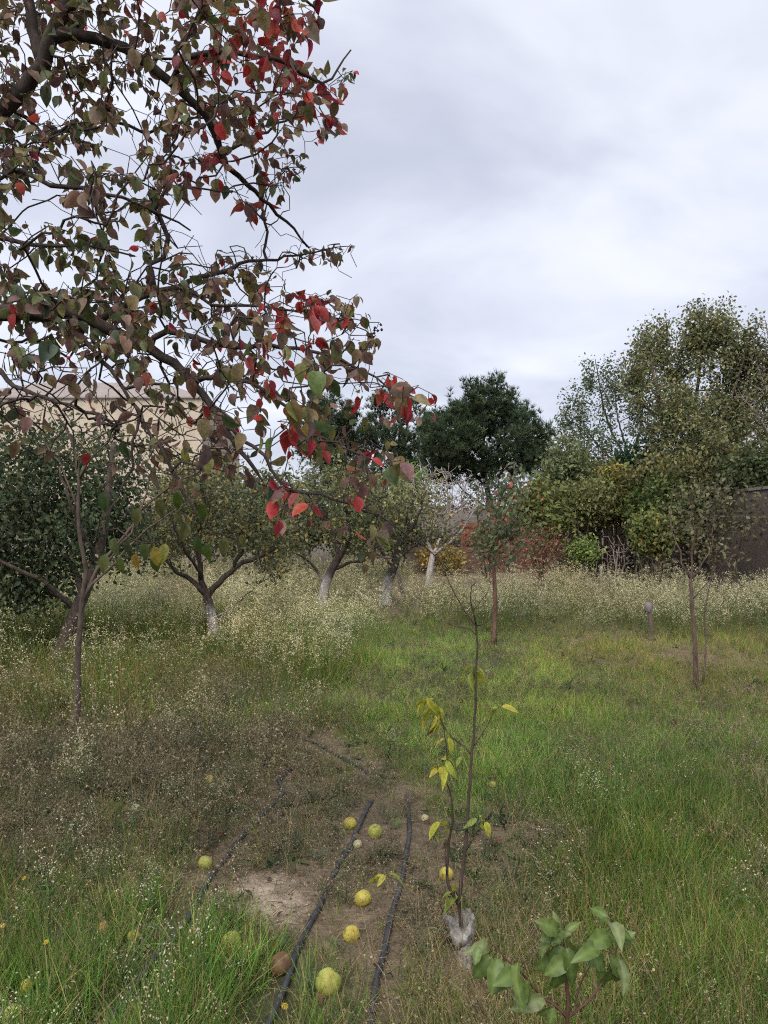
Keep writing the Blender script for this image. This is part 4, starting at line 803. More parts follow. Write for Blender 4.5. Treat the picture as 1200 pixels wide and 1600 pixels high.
# ------------------------------------------------------------------ the near pear tree
PEAR_LEAF = [leaf_tpl(.68, 8, .16, .22, .34), leaf_tpl(.74, 8, .22, .38, .3), leaf_tpl(.54, 8, .3, .30, .42), leaf_tpl(.64, 8, .12, .5, .3, wave=.12)]
def inside(poly, x, y):
    poly = np.asarray(poly, float); c = np.zeros(len(x), bool); j = len(poly) - 1
    for i in range(len(poly)):
        (xi, yi), (xj, yj) = poly[i], poly[j]
        with np.errstate(divide='ignore', invalid='ignore'): t = (xj - xi) * (y - yi) / (yj - yi + 1e-12) + xi
        c ^= ((yi > y) != (yj > y)) & (x < t); j = i
    return c
def pear_tree():
    base = A(-2.35, 2.95, 0); root = empty('pear_tree', base); tag(root, 'large near pear tree with red and bronze autumn leaves', 'tree')
    tr = base + A(.05, 0, 1.75)
    px3 = lambda l: [P(*q) for q in l]
    limbs = [([base - A(0, 0, .15), base + A(.02, .02, .9), tr, tr + A(.1, .1, .7), tr + A(.05, .2, 1.5)], .15, .06),
        ([tr + A(.04, .03, .35)] + px3([(-120, 300, 2.85), (-30, 205, 2.75), (30, 145, 2.7), (68, 95, 2.68), (85, 52, 2.66), (98, 5, 2.65), (105, -80, 2.65), (120, -200, 2.7)]), .05, .017),
        (px3([(66, 98, 2.68), (50, 45, 2.7), (44, 0, 2.7), (30, -90, 2.8)]), .022, .012),
        (px3([(86, 50, 2.66), (140, 56, 2.66), (195, 78, 2.68), (230, 102, 2.7), (262, 128, 2.72), (292, 152, 2.74), (326, 190, 2.8), (345, 238, 2.85), (385, 285, 2.95), (425, 325, 3.1), (460, 360, 3.2), (482, 385, 3.25)]), .022, .004),
        (px3([(268, 118, 2.72), (292, 92, 2.65), (335, 84, 2.6), (395, 86, 2.6), (445, 98, 2.65), (478, 118, 2.7), (505, 132, 2.75), (545, 75, 2.8)]), .012, .003),
        (px3([(345, 240, 2.85), (400, 215, 2.9), (440, 190, 2.95), (470, 180, 3.0)]), .007, .003),
        (px3([(95, 20, 2.66), (180, -30, 2.55), (300, -60, 2.45), (420, -40, 2.45), (490, 10, 2.5)]), .016, .004),
        ([tr + A(.02, 0, -.15)] + px3([(-140, 560, 2.75), (-60, 500, 2.65), (0, 489, 2.6), (70, 490, 2.58), (120, 488, 2.56), (160, 508, 2.55), (205, 532, 2.55), (250, 555, 2.54), (290, 583, 2.52), (318, 616, 2.5), (345, 660, 2.48), (372, 700, 2.45), (400, 735, 2.42)]), .055, .006),
        (px3([(225, 542, 2.54), (262, 520, 2.5), (310, 530, 2.5), (360, 540, 2.5), (420, 540, 2.52), (480, 545, 2.55), (540, 565, 2.58), (590, 592, 2.6), (635, 615, 2.62), (668, 628, 2.62)]), .011, .0018),
        (px3([(150, 500, 2.56), (210, 470, 2.65), (280, 445, 2.75), (340, 425, 2.85), (385, 410, 2.95), (430, 405, 3.05), (480, 396, 3.15), (520, 390, 3.2), (555, 384, 3.25)]), .014, .0018),
        (px3([(285, 448, 2.75), (340, 478, 2.7), (400, 478, 2.7), (470, 488, 2.72), (530, 497, 2.75), (596, 504, 2.78)]), .007, .0014),
        (px3([(300, 595, 2.52), (350, 588, 2.45), (400, 602, 2.42), (450, 640, 2.4), (500, 680, 2.4), (560, 710, 2.42), (610, 735, 2.45)]), .009, .0018),
        (px3([(345, 660, 2.48), (400, 700, 2.45), (450, 760, 2.42), (520, 780, 2.42), (580, 800, 2.45), (645, 840, 2.5), (700, 888, 2.6)]), .007, .0014),
        (px3([(110, 490, 2.57), (140, 540, 2.45), (180, 590, 2.4), (220, 650, 2.35), (260, 720, 2.3), (290, 780, 2.3)]), .010, .003),
        (px3([(260, 720, 2.3), (300, 790, 2.3), (335, 828, 2.3), (380, 845, 2.3)]), .004, .0015), (px3([(220, 650, 2.35), (200, 740, 2.25), (170, 810, 2.2), (165, 850, 2.2)]), .005, .0015), (px3([(165, 815, 2.2), (210, 845, 2.2), (250, 850, 2.2)]), .003, .0012),
        (px3([(-60, 500, 2.65), (-20, 560, 2.5), (20, 600, 2.4), (60, 620, 2.35), (130, 640, 2.3), (200, 660, 2.3)]), .012, .003),
        (px3([(-30, 205, 2.75), (20, 260, 2.6), (90, 290, 2.5), (160, 300, 2.5), (240, 330, 2.55), (300, 360, 2.6)]), .014, .003),
        (px3([(-120, 300, 2.85), (-40, 350, 2.7), (40, 380, 2.6), (130, 385, 2.55), (210, 400, 2.6)]), .016, .003)]
    s = Skel()
    for k, (pts, r0, r1) in enumerate(limbs): s.limb(pts, r0, r1, .05, .004 if k else 0)
    LP = np.array(s.p); lx, ly, ld = proj(LP)
    polys = [([(-260, -260), (470, -260), (500, -20), (512, 40), (560, 60), (552, 150), (520, 215), (470, 255), (430, 320), (395, 335), (330, 285), (262, 300), (240, 345), (300, 385), (370, 392), (420, 415), (330, 470), (-260, 500)], 2450),
             ([(330, 395), (420, 395), (480, 375), (556, 380), (545, 405), (470, 420), (440, 450), (360, 440)], 46),
             ([(-260, 460), (330, 440), (430, 455), (560, 455), (592, 500), (580, 560), (560, 580), (500, 640), (330, 600), (-260, 560)], 640),
             ([(540, 560), (600, 580), (685, 612), (680, 645), (600, 650), (540, 620)], 42),
             ([(310, 590), (500, 620), (600, 650), (640, 690), (612, 760), (560, 780), (500, 740), (440, 790), (390, 770), (330, 720)], 190),
             ([(430, 760), (600, 770), (612, 880), (570, 880), (540, 800), (470, 850), (430, 840)], 34),
             ([(-260, 540), (300, 580), (360, 700), (300, 760), (200, 720), (100, 710), (-260, 720)], 260)]
    att = []
    for poly, n in polys:
        poly = np.array(poly); lo, hi = poly.min(0), poly.max(0); got = 0
        while got < n:
            x = rng.uniform(lo[0], hi[0], 400); y = rng.uniform(lo[1], hi[1], 400); k = inside(poly, x, y) & (vnoise(x / 42, y / 42, 77) > .24)
            for a, b in zip(x[k], y[k]):
                j = int(np.argmin((lx - a) ** 2 + (ly - b) ** 2)); dd = ld[j] + rng.normal() * .24 + (.12 if b < 450 else 0)
                att.append(P(a, b, float(np.clip(dd, 1.75, 4.3)))); got += 1
                if got >= n: break
    bare = []
    for (x0, x1, y0, y1, nn) in ((-60, 360, 540, 740, 460), (240, 480, 250, 420, 90), (200, 560, 380, 560, 120), (0, 300, 60, 400, 130)):
        for a, b in zip(rng.uniform(x0, x1, nn), rng.uniform(y0, y1, nn)):
            j = int(np.argmin((lx - a) ** 2 + (ly - b) ** 2))
            if (lx[j] - a) ** 2 + (ly[j] - b) ** 2 < 90 ** 2: bare.append(P(a, b, float(ld[j] + rng.normal() * .2)))
    n0 = len(s.p); s.grow(np.array(bare), .1, .05, .2, sag=.04)
    n0 = len(s.p); ends = s.grow(np.array(att), .18, .055, .22, sag=.03); s.radii(.0015, 2.4, .03)
    skeleton_parts(s, root, base, (.062, .05, .046), .0075, max_limbs=26, thick=9)
    # leaves: rosettes at spurs and twig ends
    nodes = [i for i in range(n0, len(s.p))]; pos = []
    for i in ends: pos += [s.p[i]] * int(rng.choice([0, 1, 2, 3, 4], p=[.14, .26, .28, .2, .12]))
    mid = rng.choice(nodes, 2500, replace=False); pos += [s.p[i] for i in mid]
    pos = np.array(pos); x, y, dd = proj(pos)
    thin = np.where((y > 560) & (x < 300), .45, 1.0) * np.where((x > 255) & (x < 480) & (y > 285) & (y < 400), .55, 1.0) * np.where((x > 400) & (y > 380) & (y < 430), .7, 1)
    thin *= np.where((x > 300) & (y > 500), .52, 1.0)
    k = rng.random(len(pos)) < thin; pos, x, y, dd = pos[k], x[k], y[k], dd[k]; n = len(pos)
    hot = np.zeros(n)
    for cx, cy, r, w in ((430, 60, 95, 1.05), (500, 170, 55, 1.1), (345, 240, 75, .9), (385, 320, 45, 1.2), (475, 480, 58, 1.5), (440, 560, 70, .6), (615, 600, 40, 1.6), (660, 628, 36, 1.7), (470, 728, 60, 1.1), (440, 660, 80, .6), (560, 650, 60, .5), (590, 850, 45, 1), (440, 820, 40, 1)): hot = np.maximum(hot, w * np.exp(-((x - cx) ** 2 + (y - cy) ** 2) / (r * r)))
    green = sig((260 - x) / 60) * sig((y - 250) / 50) * sig((520 - y) / 40)
    red = [(.42, .035, .035), (.33, .025, .045), (.46, .075, .045), (.37, .09, .075)]; brz = [(.225, .15, .08), (.19, .095, .08), (.245, .16, .115), (.195, .17, .063), (.16, .09, .075), (.28, .205, .10)]; grn = [(.10, .13, .05), (.13, .145, .05), (.08, .105, .055), (.18, .175, .05)]
    oth = [(.26, .15, .10), (.30, .2, .05), (.2, .13, .11)]
    u = rng.random(n); pr = np.clip(.035 + .47 * hot, 0, .75); pg = (.17 + .38 * green) * (1 - hot * .7).clip(0, 1)
    cols = np.where((u < pr)[:, None], pick(red, [3, 2, 2, 1.5], n), np.where((u < pr + pg)[:, None], pick(grn, [3, 3, 2, 1], n), np.where((u > .965)[:, None], pick(oth, [2, 1, 2], n), pick(brz, [3, 2.5, 2, 2.2, 2, 1.2], n))))
    cols = cols * rng.uniform(.72, 1.3, (n, 1))
    size = np.clip(rng.lognormal(-3.28, .28, n), .022, .064) * (1 + .22 * hot.clip(0, 1)) * np.where((x > 440) & (y > 200) & (y < 470), .78, 1)
    out = unit(pos - (tr + A(.5, 0, .6)))
    ax = unit(A(0, 0, -.95) + rng.normal(size=(n, 3)) * .5 + out * .25); nr = rng.normal(size=(n, 3)) + A(0, -.35, .3)
    var = rng.integers(0, len(PEAR_LEAF), n)
    # hanging row of green and yellow leaves low on the left
    H = [(178, 842), (200, 848), (222, 850), (240, 855), (262, 852), (165, 868), (188, 872), (212, 868), (240, 870), (296, 818), (308, 838), (330, 852), (352, 842), (375, 838), (316, 790), (222, 795), (250, 780), (275, 770), (190, 690), (290, 700), (278, 800), (160, 770)]
    hp = np.array([P(a, b - 14, 2.22 + rng.normal() * .06) for a, b in H]); hc = pick([(.085, .115, .03), (.06, .085, .03), (.24, .22, .04), (.36, .22, .04), (.12, .14, .035)], [4, 3, 2, 1, 3], len(H))
    hax = unit(A(0, 0, -1) + rng.normal(size=(len(H), 3)) * .16); hs = rng.uniform(.05, .064, len(H))
    pos = np.concatenate([pos, hp]); cols = np.concatenate([cols, hc]); ax = np.concatenate([ax, hax]); nr = np.concatenate([nr, rng.normal(size=(len(H), 3)) + A(0, -2.2, 0)]); size = np.concatenate([size, hs]); var = np.concatenate([var, np.full(len(H), 2)])
    fr = frames(ax, nr); x, y, dd = proj(pos)
    # which leaves show largest: those in view, near, by area; each gets its own object
    vis = (x > -10) & (x < 1210) & (y > -10) & (y < 1610)
    sky_edge = np.exp(-((x - 470) / 260) ** 2)
    score = np.where(vis, size / dd * (1 + .5 * sky_edge), 0); order = np.argsort(-score); own = order[:300]; rest = order[300:]
    cache = {}
    for i in own:
        key = (int(var[i]), tuple(np.round(cols[i] / .03).astype(int)) if False else int(i) % 60)
        ck = (int(var[i]), tuple((np.round(cols[i] ** .5 * 14) / 14).round(3)))
        if ck not in cache:
            tv, tf, tc = PEAR_LEAF[ck[0]]; cache[ck] = mesh('leaf', tv, tf, tc * np.array(ck[1]) ** 2, M_LEAF)
        o = obj('leaf', cache[ck], root)
        R = Matrix(fr[i].T.tolist()).to_4x4()
        o.matrix_local = Matrix.Translation(Vector(pos[i] - base)) @ R @ Matrix.Scale(float(size[i]), 4)
    mv = MB()
    for k in range(len(PEAR_LEAF)):
        j = rest[var[rest] == k]; tv, tf, tc = PEAR_LEAF[k]; v, f, c = stamp(tv, tf, pos[j] - base, fr[j], size[j], cols[j], tc); mv.add(v, f, c)
    tag(obj('leaves', mv.done('leaves', M_LEAF), root), kind='stuff')
    # dried black fruit cluster at a twig's end
    m = MB(); q = P(588, 514, 2.78)
    for _ in range(7):
        c = q + rng.normal(size=3) * .008; an = np.linspace(0, 2 * pi, 7)[:-1]
        V = [c + A(0, 0, .007)] + [c + A(cos(a) * .0065, sin(a) * .0065, rng.normal() * .001) for a in an] + [c - A(0, 0, .007)]
        m.add(V, np.array([(0, 1 + k, 1 + (k + 1) % 6) for k in range(6)] + [(7, 1 + (k + 1) % 6, 1 + k) for k in range(6)]), (.012, .011, .013))
    m.tube([P(592, 504, 2.78), q], .0012, 4, (.03, .025, .02)); o = obj('dried_fruit', m.done('dried_fruit', M_FRUIT, shift=base), root); o['label'] = 'black shrivelled fruit cluster on twig end'
pear_tree()
# ------------------------------------------------------------------ near saplings
def yellow_sapling():
    b = G(722, 1508); d = depth(b); root = empty('yellow_leaved_sapling', b); tag(root, 'young sapling with drooping yellow leaves and a white wrapped base', 'sapling')
    q = lambda l, e=0: [P(x, y, d + e + (o[0] if o else 0)) for x, y, *o in l]
    s = Skel()
    s.limb([b - A(0, 0, .05)] + q([(722, 1470), (719, 1430), (718, 1411), (721, 1375), (726, 1334), (730, 1292), (732, 1254), (735, 1218), (737, 1177), (740, 1147), (743, 1105), (743, 1064), (745.5, 1027), (745, 991), (744.7, 978)]), .0085, .0036, .035, .0012)
    for pts, r0, r1 in [
        ([(718, 1412), (708, 1400), (701, 1385), (699.6, 1347), (702, 1309), (706, 1290), (706, 1254), (703, 1235), (698, 1221), (687, 1199), (680, 1192)], .0062, .0018),
        ([(700, 1370), (695, 1339), (698, 1318), (702, 1300)], .0022, .0014),
        ([(737.5, 1176), (721, 1162), (702, 1148), (693.5, 1136), (685, 1116), (674, 1101), (668, 1092)], .0028, .0014), ([(693.5, 1137), (697, 1160), (699, 1200)], .0018, .001),
        ([(738, 1171), (757, 1141), (776, 1108), (782, 1102)], .002, .0011), ([(708, 1400), (696, 1400), (677, 1389), (636, 1380), (605, 1369)], .002, .001),
        ([(744.7, 980), (729, 959), (714, 933), (697, 899), (692, 884), (684, 866)], .0032, .0012), ([(744.7, 978), (738, 952), (735, 935), (737, 916), (746, 908)], .0028, .001), ([(739, 955), (751, 940), (765, 921), (768, 908)], .0018, .0008),
        ([(745, 984), (762, 969), (775, 950), (780, 930)], .0024, .001), ([(743, 991), (732, 981), (714, 980), (689, 970)], .0022, .0009), ([(735, 1218), (725, 1230), (712, 1240)], .0012, .0008), ([(730, 1290), (742, 1283), (757, 1287)], .0016, .001), ([(743, 1062), (738, 1050), (740, 1040)], .002, .0012)]:
        s.limb(q(pts, rng.normal() * .01), r0, r1, .03, .0011)
    s.radii(.0008, 2.2, .009)
    skeleton_parts(s, root, b, (.075, .055, .047), .0001, max_limbs=40, names=('stem', 'branch', 'twigs'), thick=8)
    yl = [(.46, .46, .055), (.37, .41, .06), (.26, .33, .06), (.52, .46, .07)]
    T = [leaf_tpl(.42, 7, .22, .65, .12, broad=.45), leaf_tpl(.38, 7, .3, .95, .12, broad=.45), leaf_tpl(.46, 7, .18, .4, .15, broad=.4)]
    meshes = [[mesh('leaf', t[0], t[1], t[2] * np.array(c), M_LEAF) for c in yl] for t in T]
    brown = [mesh('leaf', t[0], t[1], t[2] * np.array((.24, .17, .10)), M_LEAF) for t in T]
    cl = [(668, 1092, 7, .046), (676, 1104, 5, .05), (682, 1112, 4, .046), (690, 1138, 5, .046), (698, 1150, 2, .045), (738, 1046, 3, .06), (742, 1042, 2, .055), (779, 1104, 4, .045), (686, 1198, 7, .05), (698, 1185, 4, .046), (690, 1282, 4, .052), (697, 1292, 2, .05), (745, 1280, 2, .045), (757, 1286, 2, .05), (712, 1392, 3, .045), (722, 1398, 2, .05), (605, 1368, 4, .045), (636, 1380, 1, .04), (722, 1180, 1, .03)]
    for cx, cy, n, sz in cl:
        for k in range(n):
            p = P(cx + rng.normal() * 2, cy + rng.normal() * 3, d + rng.normal() * .012)
            ax = unit(A(rng.normal() * .75, rng.normal() * .6, -.35 + rng.normal() * .3)); nr = unit(A(rng.normal() * .4, rng.normal() * .4, 1))
            g = 0 if rng.random() < .4 else int(rng.integers(4)); o = obj('leaf', meshes[int(rng.integers(3))][g], root)
            o.matrix_local = Matrix.Translation(Vector(p - b)) @ Matrix(frames(ax[None], nr[None])[0].T.tolist()).to_4x4() @ Matrix.Scale(float(sz * 1.22 * rng.uniform(.8, 1.15)), 4)
    for cx, cy in ((673, 1128), (696, 1308)):
        o = obj('leaf', brown[1], root); p = P(cx, cy, d); fr = frames(A(.05, 0, -1)[None], A(.3, -1, 0)[None])[0]
        o.matrix_local = Matrix.Translation(Vector(p - b)) @ Matrix(fr.T.tolist()).to_4x4() @ Matrix.Scale(.06, 4); o['label'] = 'withered brown hanging leaf'
    # white wrap: crumpled sleeve with a flared torn top
    m = MB(); n = 28; rows = 16; V = []
    for i in range(rows):
        t = i / (rows - 1); cx, cy = np.interp(t, [0, .5, 1], [727, 722, 716]), np.interp(t, [0, 1], [1508, 1432]); c = P(cx, cy, d)
        for j in range(n):
            a = 2 * pi * j / n; r = np.interp(t, [0, .2, .45, .58, .62, .85, 1], [.026, .029, .030, .030, .042, .046, .050])
            w = 1 + .10 * sin(3 * a + 4 * t) * t + .20 * (vnoise(a * 2.2, t * 9, 5) - .5) * 2 + .10 * (vnoise(a * 5, t * 22, 6) - .5) * 2 + .02 * rng.normal()
            V.append(c + A(cos(a) * r * w, sin(a) * r * w, (.018 * sin(2 * a + 1) + .005 * rng.normal() * (i == rows - 1)) * t ** 2 - (.02 * (1 + sin(a * 2)) if .55 < t < .64 else 0)))
    f = [(i * n + j, i * n + (j + 1) % n, (i + 1) * n + (j + 1) % n, (i + 1) * n + j) for i in range(rows - 1) for j in range(n)]
    m.add(V, np.array(f)); o = obj('wrap', m.done('wrap', M_CLOTH, shift=b), root); o['label'] = 'crumpled dirty white sleeve round the base'
    # wire tie
    m = MB(); pts = [P(700 + 57 * t, 1293 + 5 * sin(t * 5) - 3 * t, d - .012 + .01 * sin(t * 9)) for t in np.linspace(0, 1, 12)] ; m.tube(pts, .0022, 5)
    m.tube([P(699 + 40 * t, 1289 + 3 * sin(t * 6 + 1), d + .014) for t in np.linspace(0, 1, 9)], .002, 5); obj('wire_tie', m.done('wire_tie', M_HOSE, shift=b), root)
yellow_sapling()
def broad_sapling():
    d = 1.5; tip0 = P(886, 1592, d); b = A(tip0[0] + .02, tip0[1], 0); b[2] = float(gz(b[0], b[1])); root = empty('broad_leaved_sapling', b); tag(root, 'young sapling with broad grey green leaves and brown stems, nearest the camera', 'sapling')
    q = lambda l: [P(x, y, d + (o[0] if o else 0)) for x, y, *o in l]
    s = Skel(); s.limb([b - A(0, 0, .05), b + A(.0, 0, .3)] + q([(890, 1640), (886, 1592), (888, 1570), (886, 1545), (884, 1522)]), .0085, .0035, .03)
    for pts, r0, r1 in [([(886, 1590), (872, 1575), (845, 1555), (815, 1520), (790, 1497), (775, 1480), (762, 1470)], .0034, .0012), ([(888, 1588), (915, 1568), (935, 1545), (952, 1515), (962, 1490), (966, 1470)], .0032, .0013), ([(884, 1524), (882, 1490), (880, 1465), (875, 1452)], .003, .0012), ([(900, 1560, .05), (912, 1525, .07), (928, 1500, .08), (940, 1470, .08), (948, 1448, .08), (955, 1440, .08)], .0026, .0011), ([(815, 1520), (795, 1518), (770, 1530)], .0015, .0009)]: s.limb(q(pts), r0, r1, .02, .0006)
    s.radii(.0008, 2.2, .009); skeleton_parts(s, root, b, (.13, .07, .055), .0001, max_limbs=20, names=('stem', 'branch', 'twigs'), thick=8)
    T = [broad_leaf_tpl(.56, 12, .14, .5, .2, .12, 1), broad_leaf_tpl(.5, 12, .22, .8, .2, .16, 2), broad_leaf_tpl(.6, 12, .1, .35, .25, .12, 3)]
    pal = [(.12, .175, .045), (.145, .195, .055), (.20, .235, .10), (.095, .14, .037)]
    ms = [[mesh('leaf', t[0], t[1], t[2] * np.array(c), M_BROAD) for c in pal] for t in T]
    # base px, tip px, size px
    LV = [(762, 1472, 755, 1490), (772, 1482, 740, 1512), (778, 1490, 770, 1560), (795, 1500, 800, 1575), (812, 1512, 775, 1540), (800, 1505, 750, 1530), (880, 1470, 845, 1535), (878, 1468, 880, 1550), (882, 1472, 905, 1545), (876, 1460, 830, 1475), (874, 1456, 850, 1440), (880, 1458, 905, 1440), (884, 1490, 830, 1520), (886, 1500, 868, 1565), (962, 1492, 955, 1590), (964, 1488, 990, 1560), (966, 1470, 945, 1450), (966, 1472, 992, 1455), (958, 1500, 985, 1530), (950, 1512, 920, 1490), (955, 1440, 920, 1425), (952, 1442, 990, 1445), (946, 1452, 930, 1475), (935, 1480, 905, 1485), (852, 1558, 832, 1572), (868, 1572, 845, 1590), (930, 1505, 955, 1555), (815, 1520, 812, 1580), (872, 1452, 868, 1432)]
    LV += [(x0 + rng.normal() * 9, y0 + rng.normal() * 7, x1 + rng.normal() * 16, y1 + 8 + rng.normal() * 12) for x0, y0, x1, y1 in LV]
    for k, (x0, y0, x1, y1) in enumerate(LV):
        e = rng.normal() * .03 - .01; p0 = P(x0, y0, d + e * .3); p1 = P(x1, y1, d + e - .02 + rng.normal() * .03); ax = p1 - p0; ln = np.linalg.norm(ax)
        nr = unit(A(rng.normal() * .5, -.8 + rng.normal() * .4, .7)); o = obj('leaf', ms[int(rng.integers(3))][int(rng.choice(4, p=[.4, .3, .15, .15]))], root)
        o.matrix_local = Matrix.Translation(Vector(p0 - b)) @ Matrix(frames(ax[None], nr[None])[0].T.tolist()).to_4x4() @ Matrix.Scale(float(np.clip(ln * .75, .032, .06)), 4)
broad_sapling()

# ------------------------------------------------------------------ hoses, fruit, fallen leaves
def hoses():
    lab = ['black irrigation hose bending through the bare soil, farthest left', 'black irrigation hose running between the two other near hoses', 'black irrigation hose running past the wrapped sapling', 'short stretch of black hose crossing at the edge of the lawn']
    for k, h in enumerate(HOSES):
        p = resample(np.array([[*G(*q)[:2], 0] for q in h]), .04); n = len(p)
        p[:, :2] += np.stack([.012 * (fbm(np.arange(n) * .12, np.full(n, k * 7.), 5) - .5), .02 * (fbm(np.arange(n) * .1, np.full(n, k * 9.), 6) - .5)], 1)
        p[:, 2] = gz(p[:, 0], p[:, 1]) + .011 + .003 * np.sin(np.arange(n) * .13 + k); e = np.minimum(np.arange(n), np.arange(n)[::-1]); p[:, 2] -= .05 * np.exp(-e / 1.6)
        m = MB(); m.tube(p, .0125, 10); c = p[n // 2].copy(); c[2] = 0; o = obj('irrigation_hose', m.done('irrigation_hose', M_HOSE, shift=c), loc=c); tag(o, lab[k], 'hose', 'irrigation hoses')
        hits = [i for i in range(3, n - 3, 9)]
        for i in hits[::2]:
            m = MB(); t = unit(p[i + 1] - p[i - 1]); m.tube([p[i] - t * .006, p[i] + t * .006], .0138, 10); obj('emitter_ring', m.done('emitter_ring', M_HOSE, shift=c), o)
hoses()
def fruit_mesh(cols, lobes=5, seed=0):
    n, r = 20, 14; V = []; C = []; c0, c1 = np.array(cols[0]), np.array(cols[1]); g = np.random.default_rng(seed)
    for i in range(r + 1):
        th = pi * i / r
        for j in range(n):
            a = 2 * pi * j / n; R = 1 + .045 * cos(lobes * a + seed) * sin(th) ** .5 + .03 * cos(2 * a + seed) + .02 * g.normal()
            z = cos(th) * (1 + .06 * (cos(th) > 0)); dip = .22 * math.exp(-(th / .38) ** 2) - .10 * math.exp(-((pi - th) / .35) ** 2)
            V.append((R * sin(th) * cos(a), R * sin(th) * sin(a), z - dip)); k = vnoise(j * .35 + seed, i * .5, 3) if 0 < j < n - 1 else .5
            cc = c0 * (1 - k) + c1 * k
            bl = vnoise(j * .8 + seed * 3, i * 1.1 + seed, 7)
            if bl > .72 and 0 < j < n - 1: cc = cc * (1 - 2.2 * (bl - .72)) * A(1, .85, .7)
            if th < .22: cc = cc * .25
            C.append(cc)
    f = [(i * n + j, (i + 1) * n + j, (i + 1) * n + (j + 1) % n, i * n + (j + 1) % n) for i in range(r) for j in range(n)]
    return np.array(V), np.array(f), np.array(C)
def fruits():
    Y = ((.46, .36, .06), (.38, .34, .07)); YG = ((.36, .35, .075), (.27, .30, .07)); OR = ((.40, .17, .06), (.34, .24, .07)); BR = ((.10, .055, .03), (.19, .11, .05)); PL = ((.46, .44, .26), (.38, .35, .2))
    FR = [(327, 1227, 15, Y, 'small yellow quince alone in the withered weeds, farthest from camera'), (321, 1346, 20, YG, 'yellow green quince lying beside the leftmost hose'), (547, 1287, 20, Y, 'golden yellow quince touching the middle hose at its far end'), (586, 1300, 21, YG, 'pale green quince between the far ends of two hoses'),
          (559, 1318, 14, PL, 'small whitish quince just below two bigger quinces'), (567, 1405, 24, Y, 'golden quince with a dark eye between two hoses'), (549, 1461, 22, Y, 'dull yellow quince half sunk in straw between two hoses'), (513, 1541, 33, YG, 'largest ribbed yellow green quince, nearest the camera'),
          (209, 1462, 17, Y, 'yellow quince with a dark pit left of the leftmost hose'), (163, 1446, 17, OR, 'orange rotting quince at the edge of the green grass'), (362, 1474, 27, YG, 'yellow quince sunk in green grass below the pale bare patch'), (437, 1511, 30, BR, 'brown rotten quince beside the middle hose'), (41, 1541, 18, Y, 'orange yellow quince in the bottom left grass'),
          (20, 1588, 26, YG, 'greenish quince in the bottom left corner'), (770, 1228, 11, YG, 'tiny green yellow quince behind the wrapped sapling'), (697, 1366, 20, Y, 'yellow quince behind the sapling stem'), (664, 1276, 11, PL, 'tiny whitish quince right of the hose end'), (212, 1268, 14, PL, 'pale buff quince left among withered weeds')]
    for k, (px, py, dm, c, lb) in enumerate(FR):
        g = G(px, py + dm * .3); r = dm / 2 * np.linalg.norm(g - _c) / F; V, f, C = fruit_mesh(c, 5 + k % 2, k); sh = np.array([1, rng.uniform(.84, 1.0), rng.uniform(.9, 1.15)])
        g = g.copy(); g[2] = float(gz(g[0], g[1])) + r * .62
        root = obj('quince', mesh('quince', V * r * sh, f, C, M_FRUIT), loc=g); tag(root, lb, 'quince', 'fallen quinces')
        root.rotation_euler = (rng.uniform(-1.3, 1.3), rng.uniform(-1.3, 1.3), rng.uniform(0, 6.28))
        m = MB(); m.tube([(0, 0, -r * .98), (.1 * r, 0, -r * 1.22)], r * .07, 5, (.08, .055, .035)); obj('stalk', m.done('stalk', M_BARK), root)
        m = MB()
        for j in range(5):
            a = j * 2 * pi / 5; m.add([(cos(a - .4) * r * .1, sin(a - .4) * r * .1, r * .80), (cos(a + .4) * r * .1, sin(a + .4) * r * .1, r * .80), (cos(a) * r * .24, sin(a) * r * .24, r * .95)], np.array([(0, 1, 2)]), (.07, .05, .03))
        obj('calyx', m.done('calyx', M_BARK), root)
fruits()
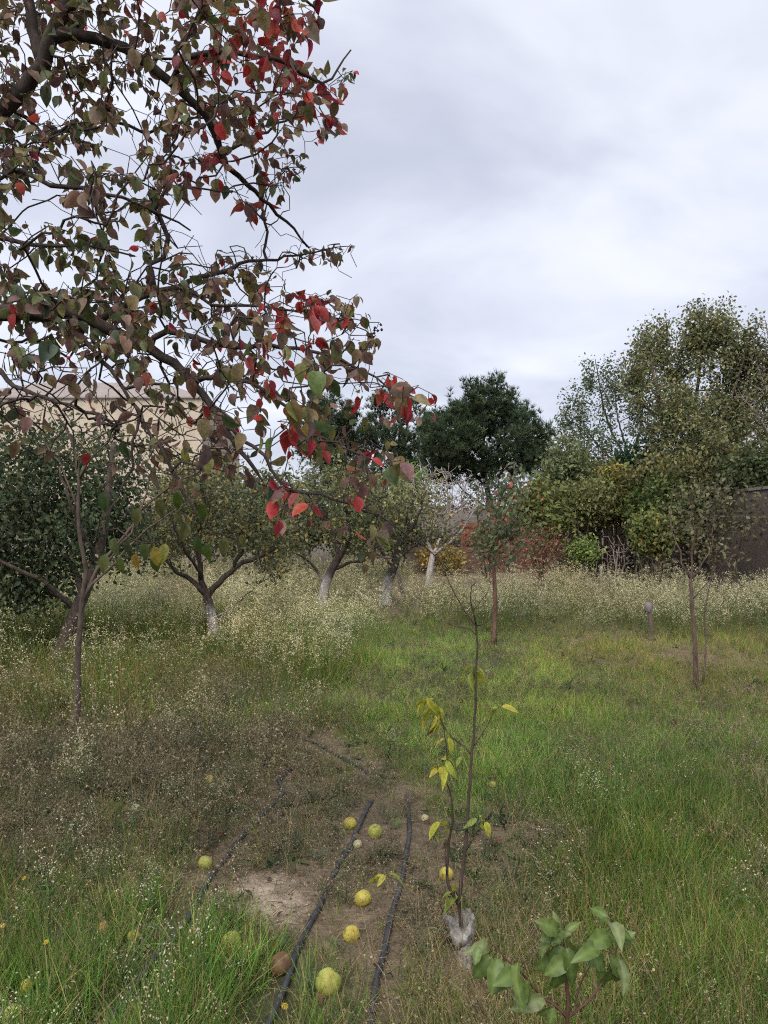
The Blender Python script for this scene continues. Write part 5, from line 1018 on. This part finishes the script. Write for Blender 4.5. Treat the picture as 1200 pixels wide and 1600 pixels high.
def fallen():
    n = 480; x, y, px, py, d = plan_points(1400, 1.5, 8, .8, .6); z = zones(px, py); k = np.where(rng.random(1400) < .12 + .6 * z['bare'] + .5 * z['brown'] + .1 * z['straw'])[0][:n]
    x, y = x[k], y[k]; n = len(x); pos = np.stack([x, y, gz(x, y) + .012 + .03 * rng.random(n)], 1)
    tv, tf, tc = leaf_tpl(.6, 5, .3, .5, .2); ax = unit(rng.normal(size=(n, 3)) * A(1, 1, .25)); nr = unit(rng.normal(size=(n, 3)) * .45 + A(0, 0, 1))
    c = pick([(.17, .085, .055), (.24, .15, .09), (.12, .06, .04), (.30, .22, .13), (.28, .07, .045)], [3, 3, 3, 1.5, .8], n) * rng.uniform(.6, 1.2, (n, 1))
    v, f, cc = stamp(tv, tf, pos, frames(ax, nr), rng.uniform(.025, .05, n), c, tc)
    tag(obj('fallen_leaves', mesh('fallen_leaves', v, f, cc, M_LEAF)), 'brown and red fallen leaves scattered on the bare soil', kind='stuff')
    m = MB(); p = G(655, 1362); p[2] = float(gz(p[0], p[1])) + .02; tv, tf, tc = leaf_tpl(.75, 7, .35, .5, .1)
    o = obj('curled_leaf', mesh('curled_leaf', tv * .06, tf, tc * A(.36, .25, .13), M_LEAF), loc=p); o.rotation_euler = (.2, .4, 1.2); tag(o, 'curled tan dead leaf beside the hose near the sapling', 'leaf')
    b0 = G(384, 1232); pts = np.array([G(384, 1232), G(395, 1212), G(410, 1202), G(425, 1197)]); pts[:, 2] = gz(pts[:, 0], pts[:, 1]) + .03; m = MB(); m.tube(resample(pts, .05), .004, 5, (.35, .3, .25))
    o = obj('fallen_twig', m.done('fallen_twig', M_BARK, shift=b0), loc=b0); tag(o, 'pale bare twig lying above the leftmost hose bend', 'twig')
fallen()

def flowers():
    for px, py, lb in ((4, 1446, 'yellow daisy flower at the picture edge in the near grass'), (72, 1472, 'yellow daisy flower above the bottom left quinces'), (445, 1572, 'yellow daisy flower beside the middle hose at the bottom'), (38, 1372, 'yellow daisy flower among low white flowers at the left')):
        g = G(px, py + 26); b = A(g[0], g[1], float(gz(g[0], g[1]))); dd = depth(b); top = P(px, py, dd - .01); root = empty('yellow_flower', b); tag(root, lb, 'flower', 'yellow flowers in the grass')
        m = MB(); m.tube(resample([b - A(0, 0, .02), (b + top) / 2 + A(.006, 0, 0), top], .02), .0013, 5, (.12, .2, .06)); obj('stem', m.done('stem', M_BROAD, shift=b), root)
        m = MB(); nrm = unit(A(rng.normal() * .3, -.55, 1)); u = unit(np.cross(nrm, A(1, 0, 0))); w = np.cross(nrm, u)
        for k in range(13):
            a = k * 2 * pi / 13; dr = u * cos(a) + w * sin(a); sd_ = np.cross(nrm, dr) * .0022
            m.add([top, top + dr * .007 - sd_ + nrm * .001, top + dr * .0125 + nrm * .0005, top + dr * .007 + sd_ + nrm * .001], np.array([(0, 1, 2, 3)]), (.62, .48, .03))
        obj('petals', m.done('petals', M_BROAD, shift=b), root)['kind'] = 'stuff'
        m = MB(); an = np.linspace(0, 2 * pi, 9)[:-1]; m.add([top + nrm * .0045] + [top + (u * cos(a) + w * sin(a)) * .0042 + nrm * .002 for a in an], np.array([(0, 1 + k, 1 + (k + 1) % 8) for k in range(8)]), (.5, .3, .03)); obj('flower_centre', m.done('flower_centre', M_BROAD, shift=b), root)
flowers()
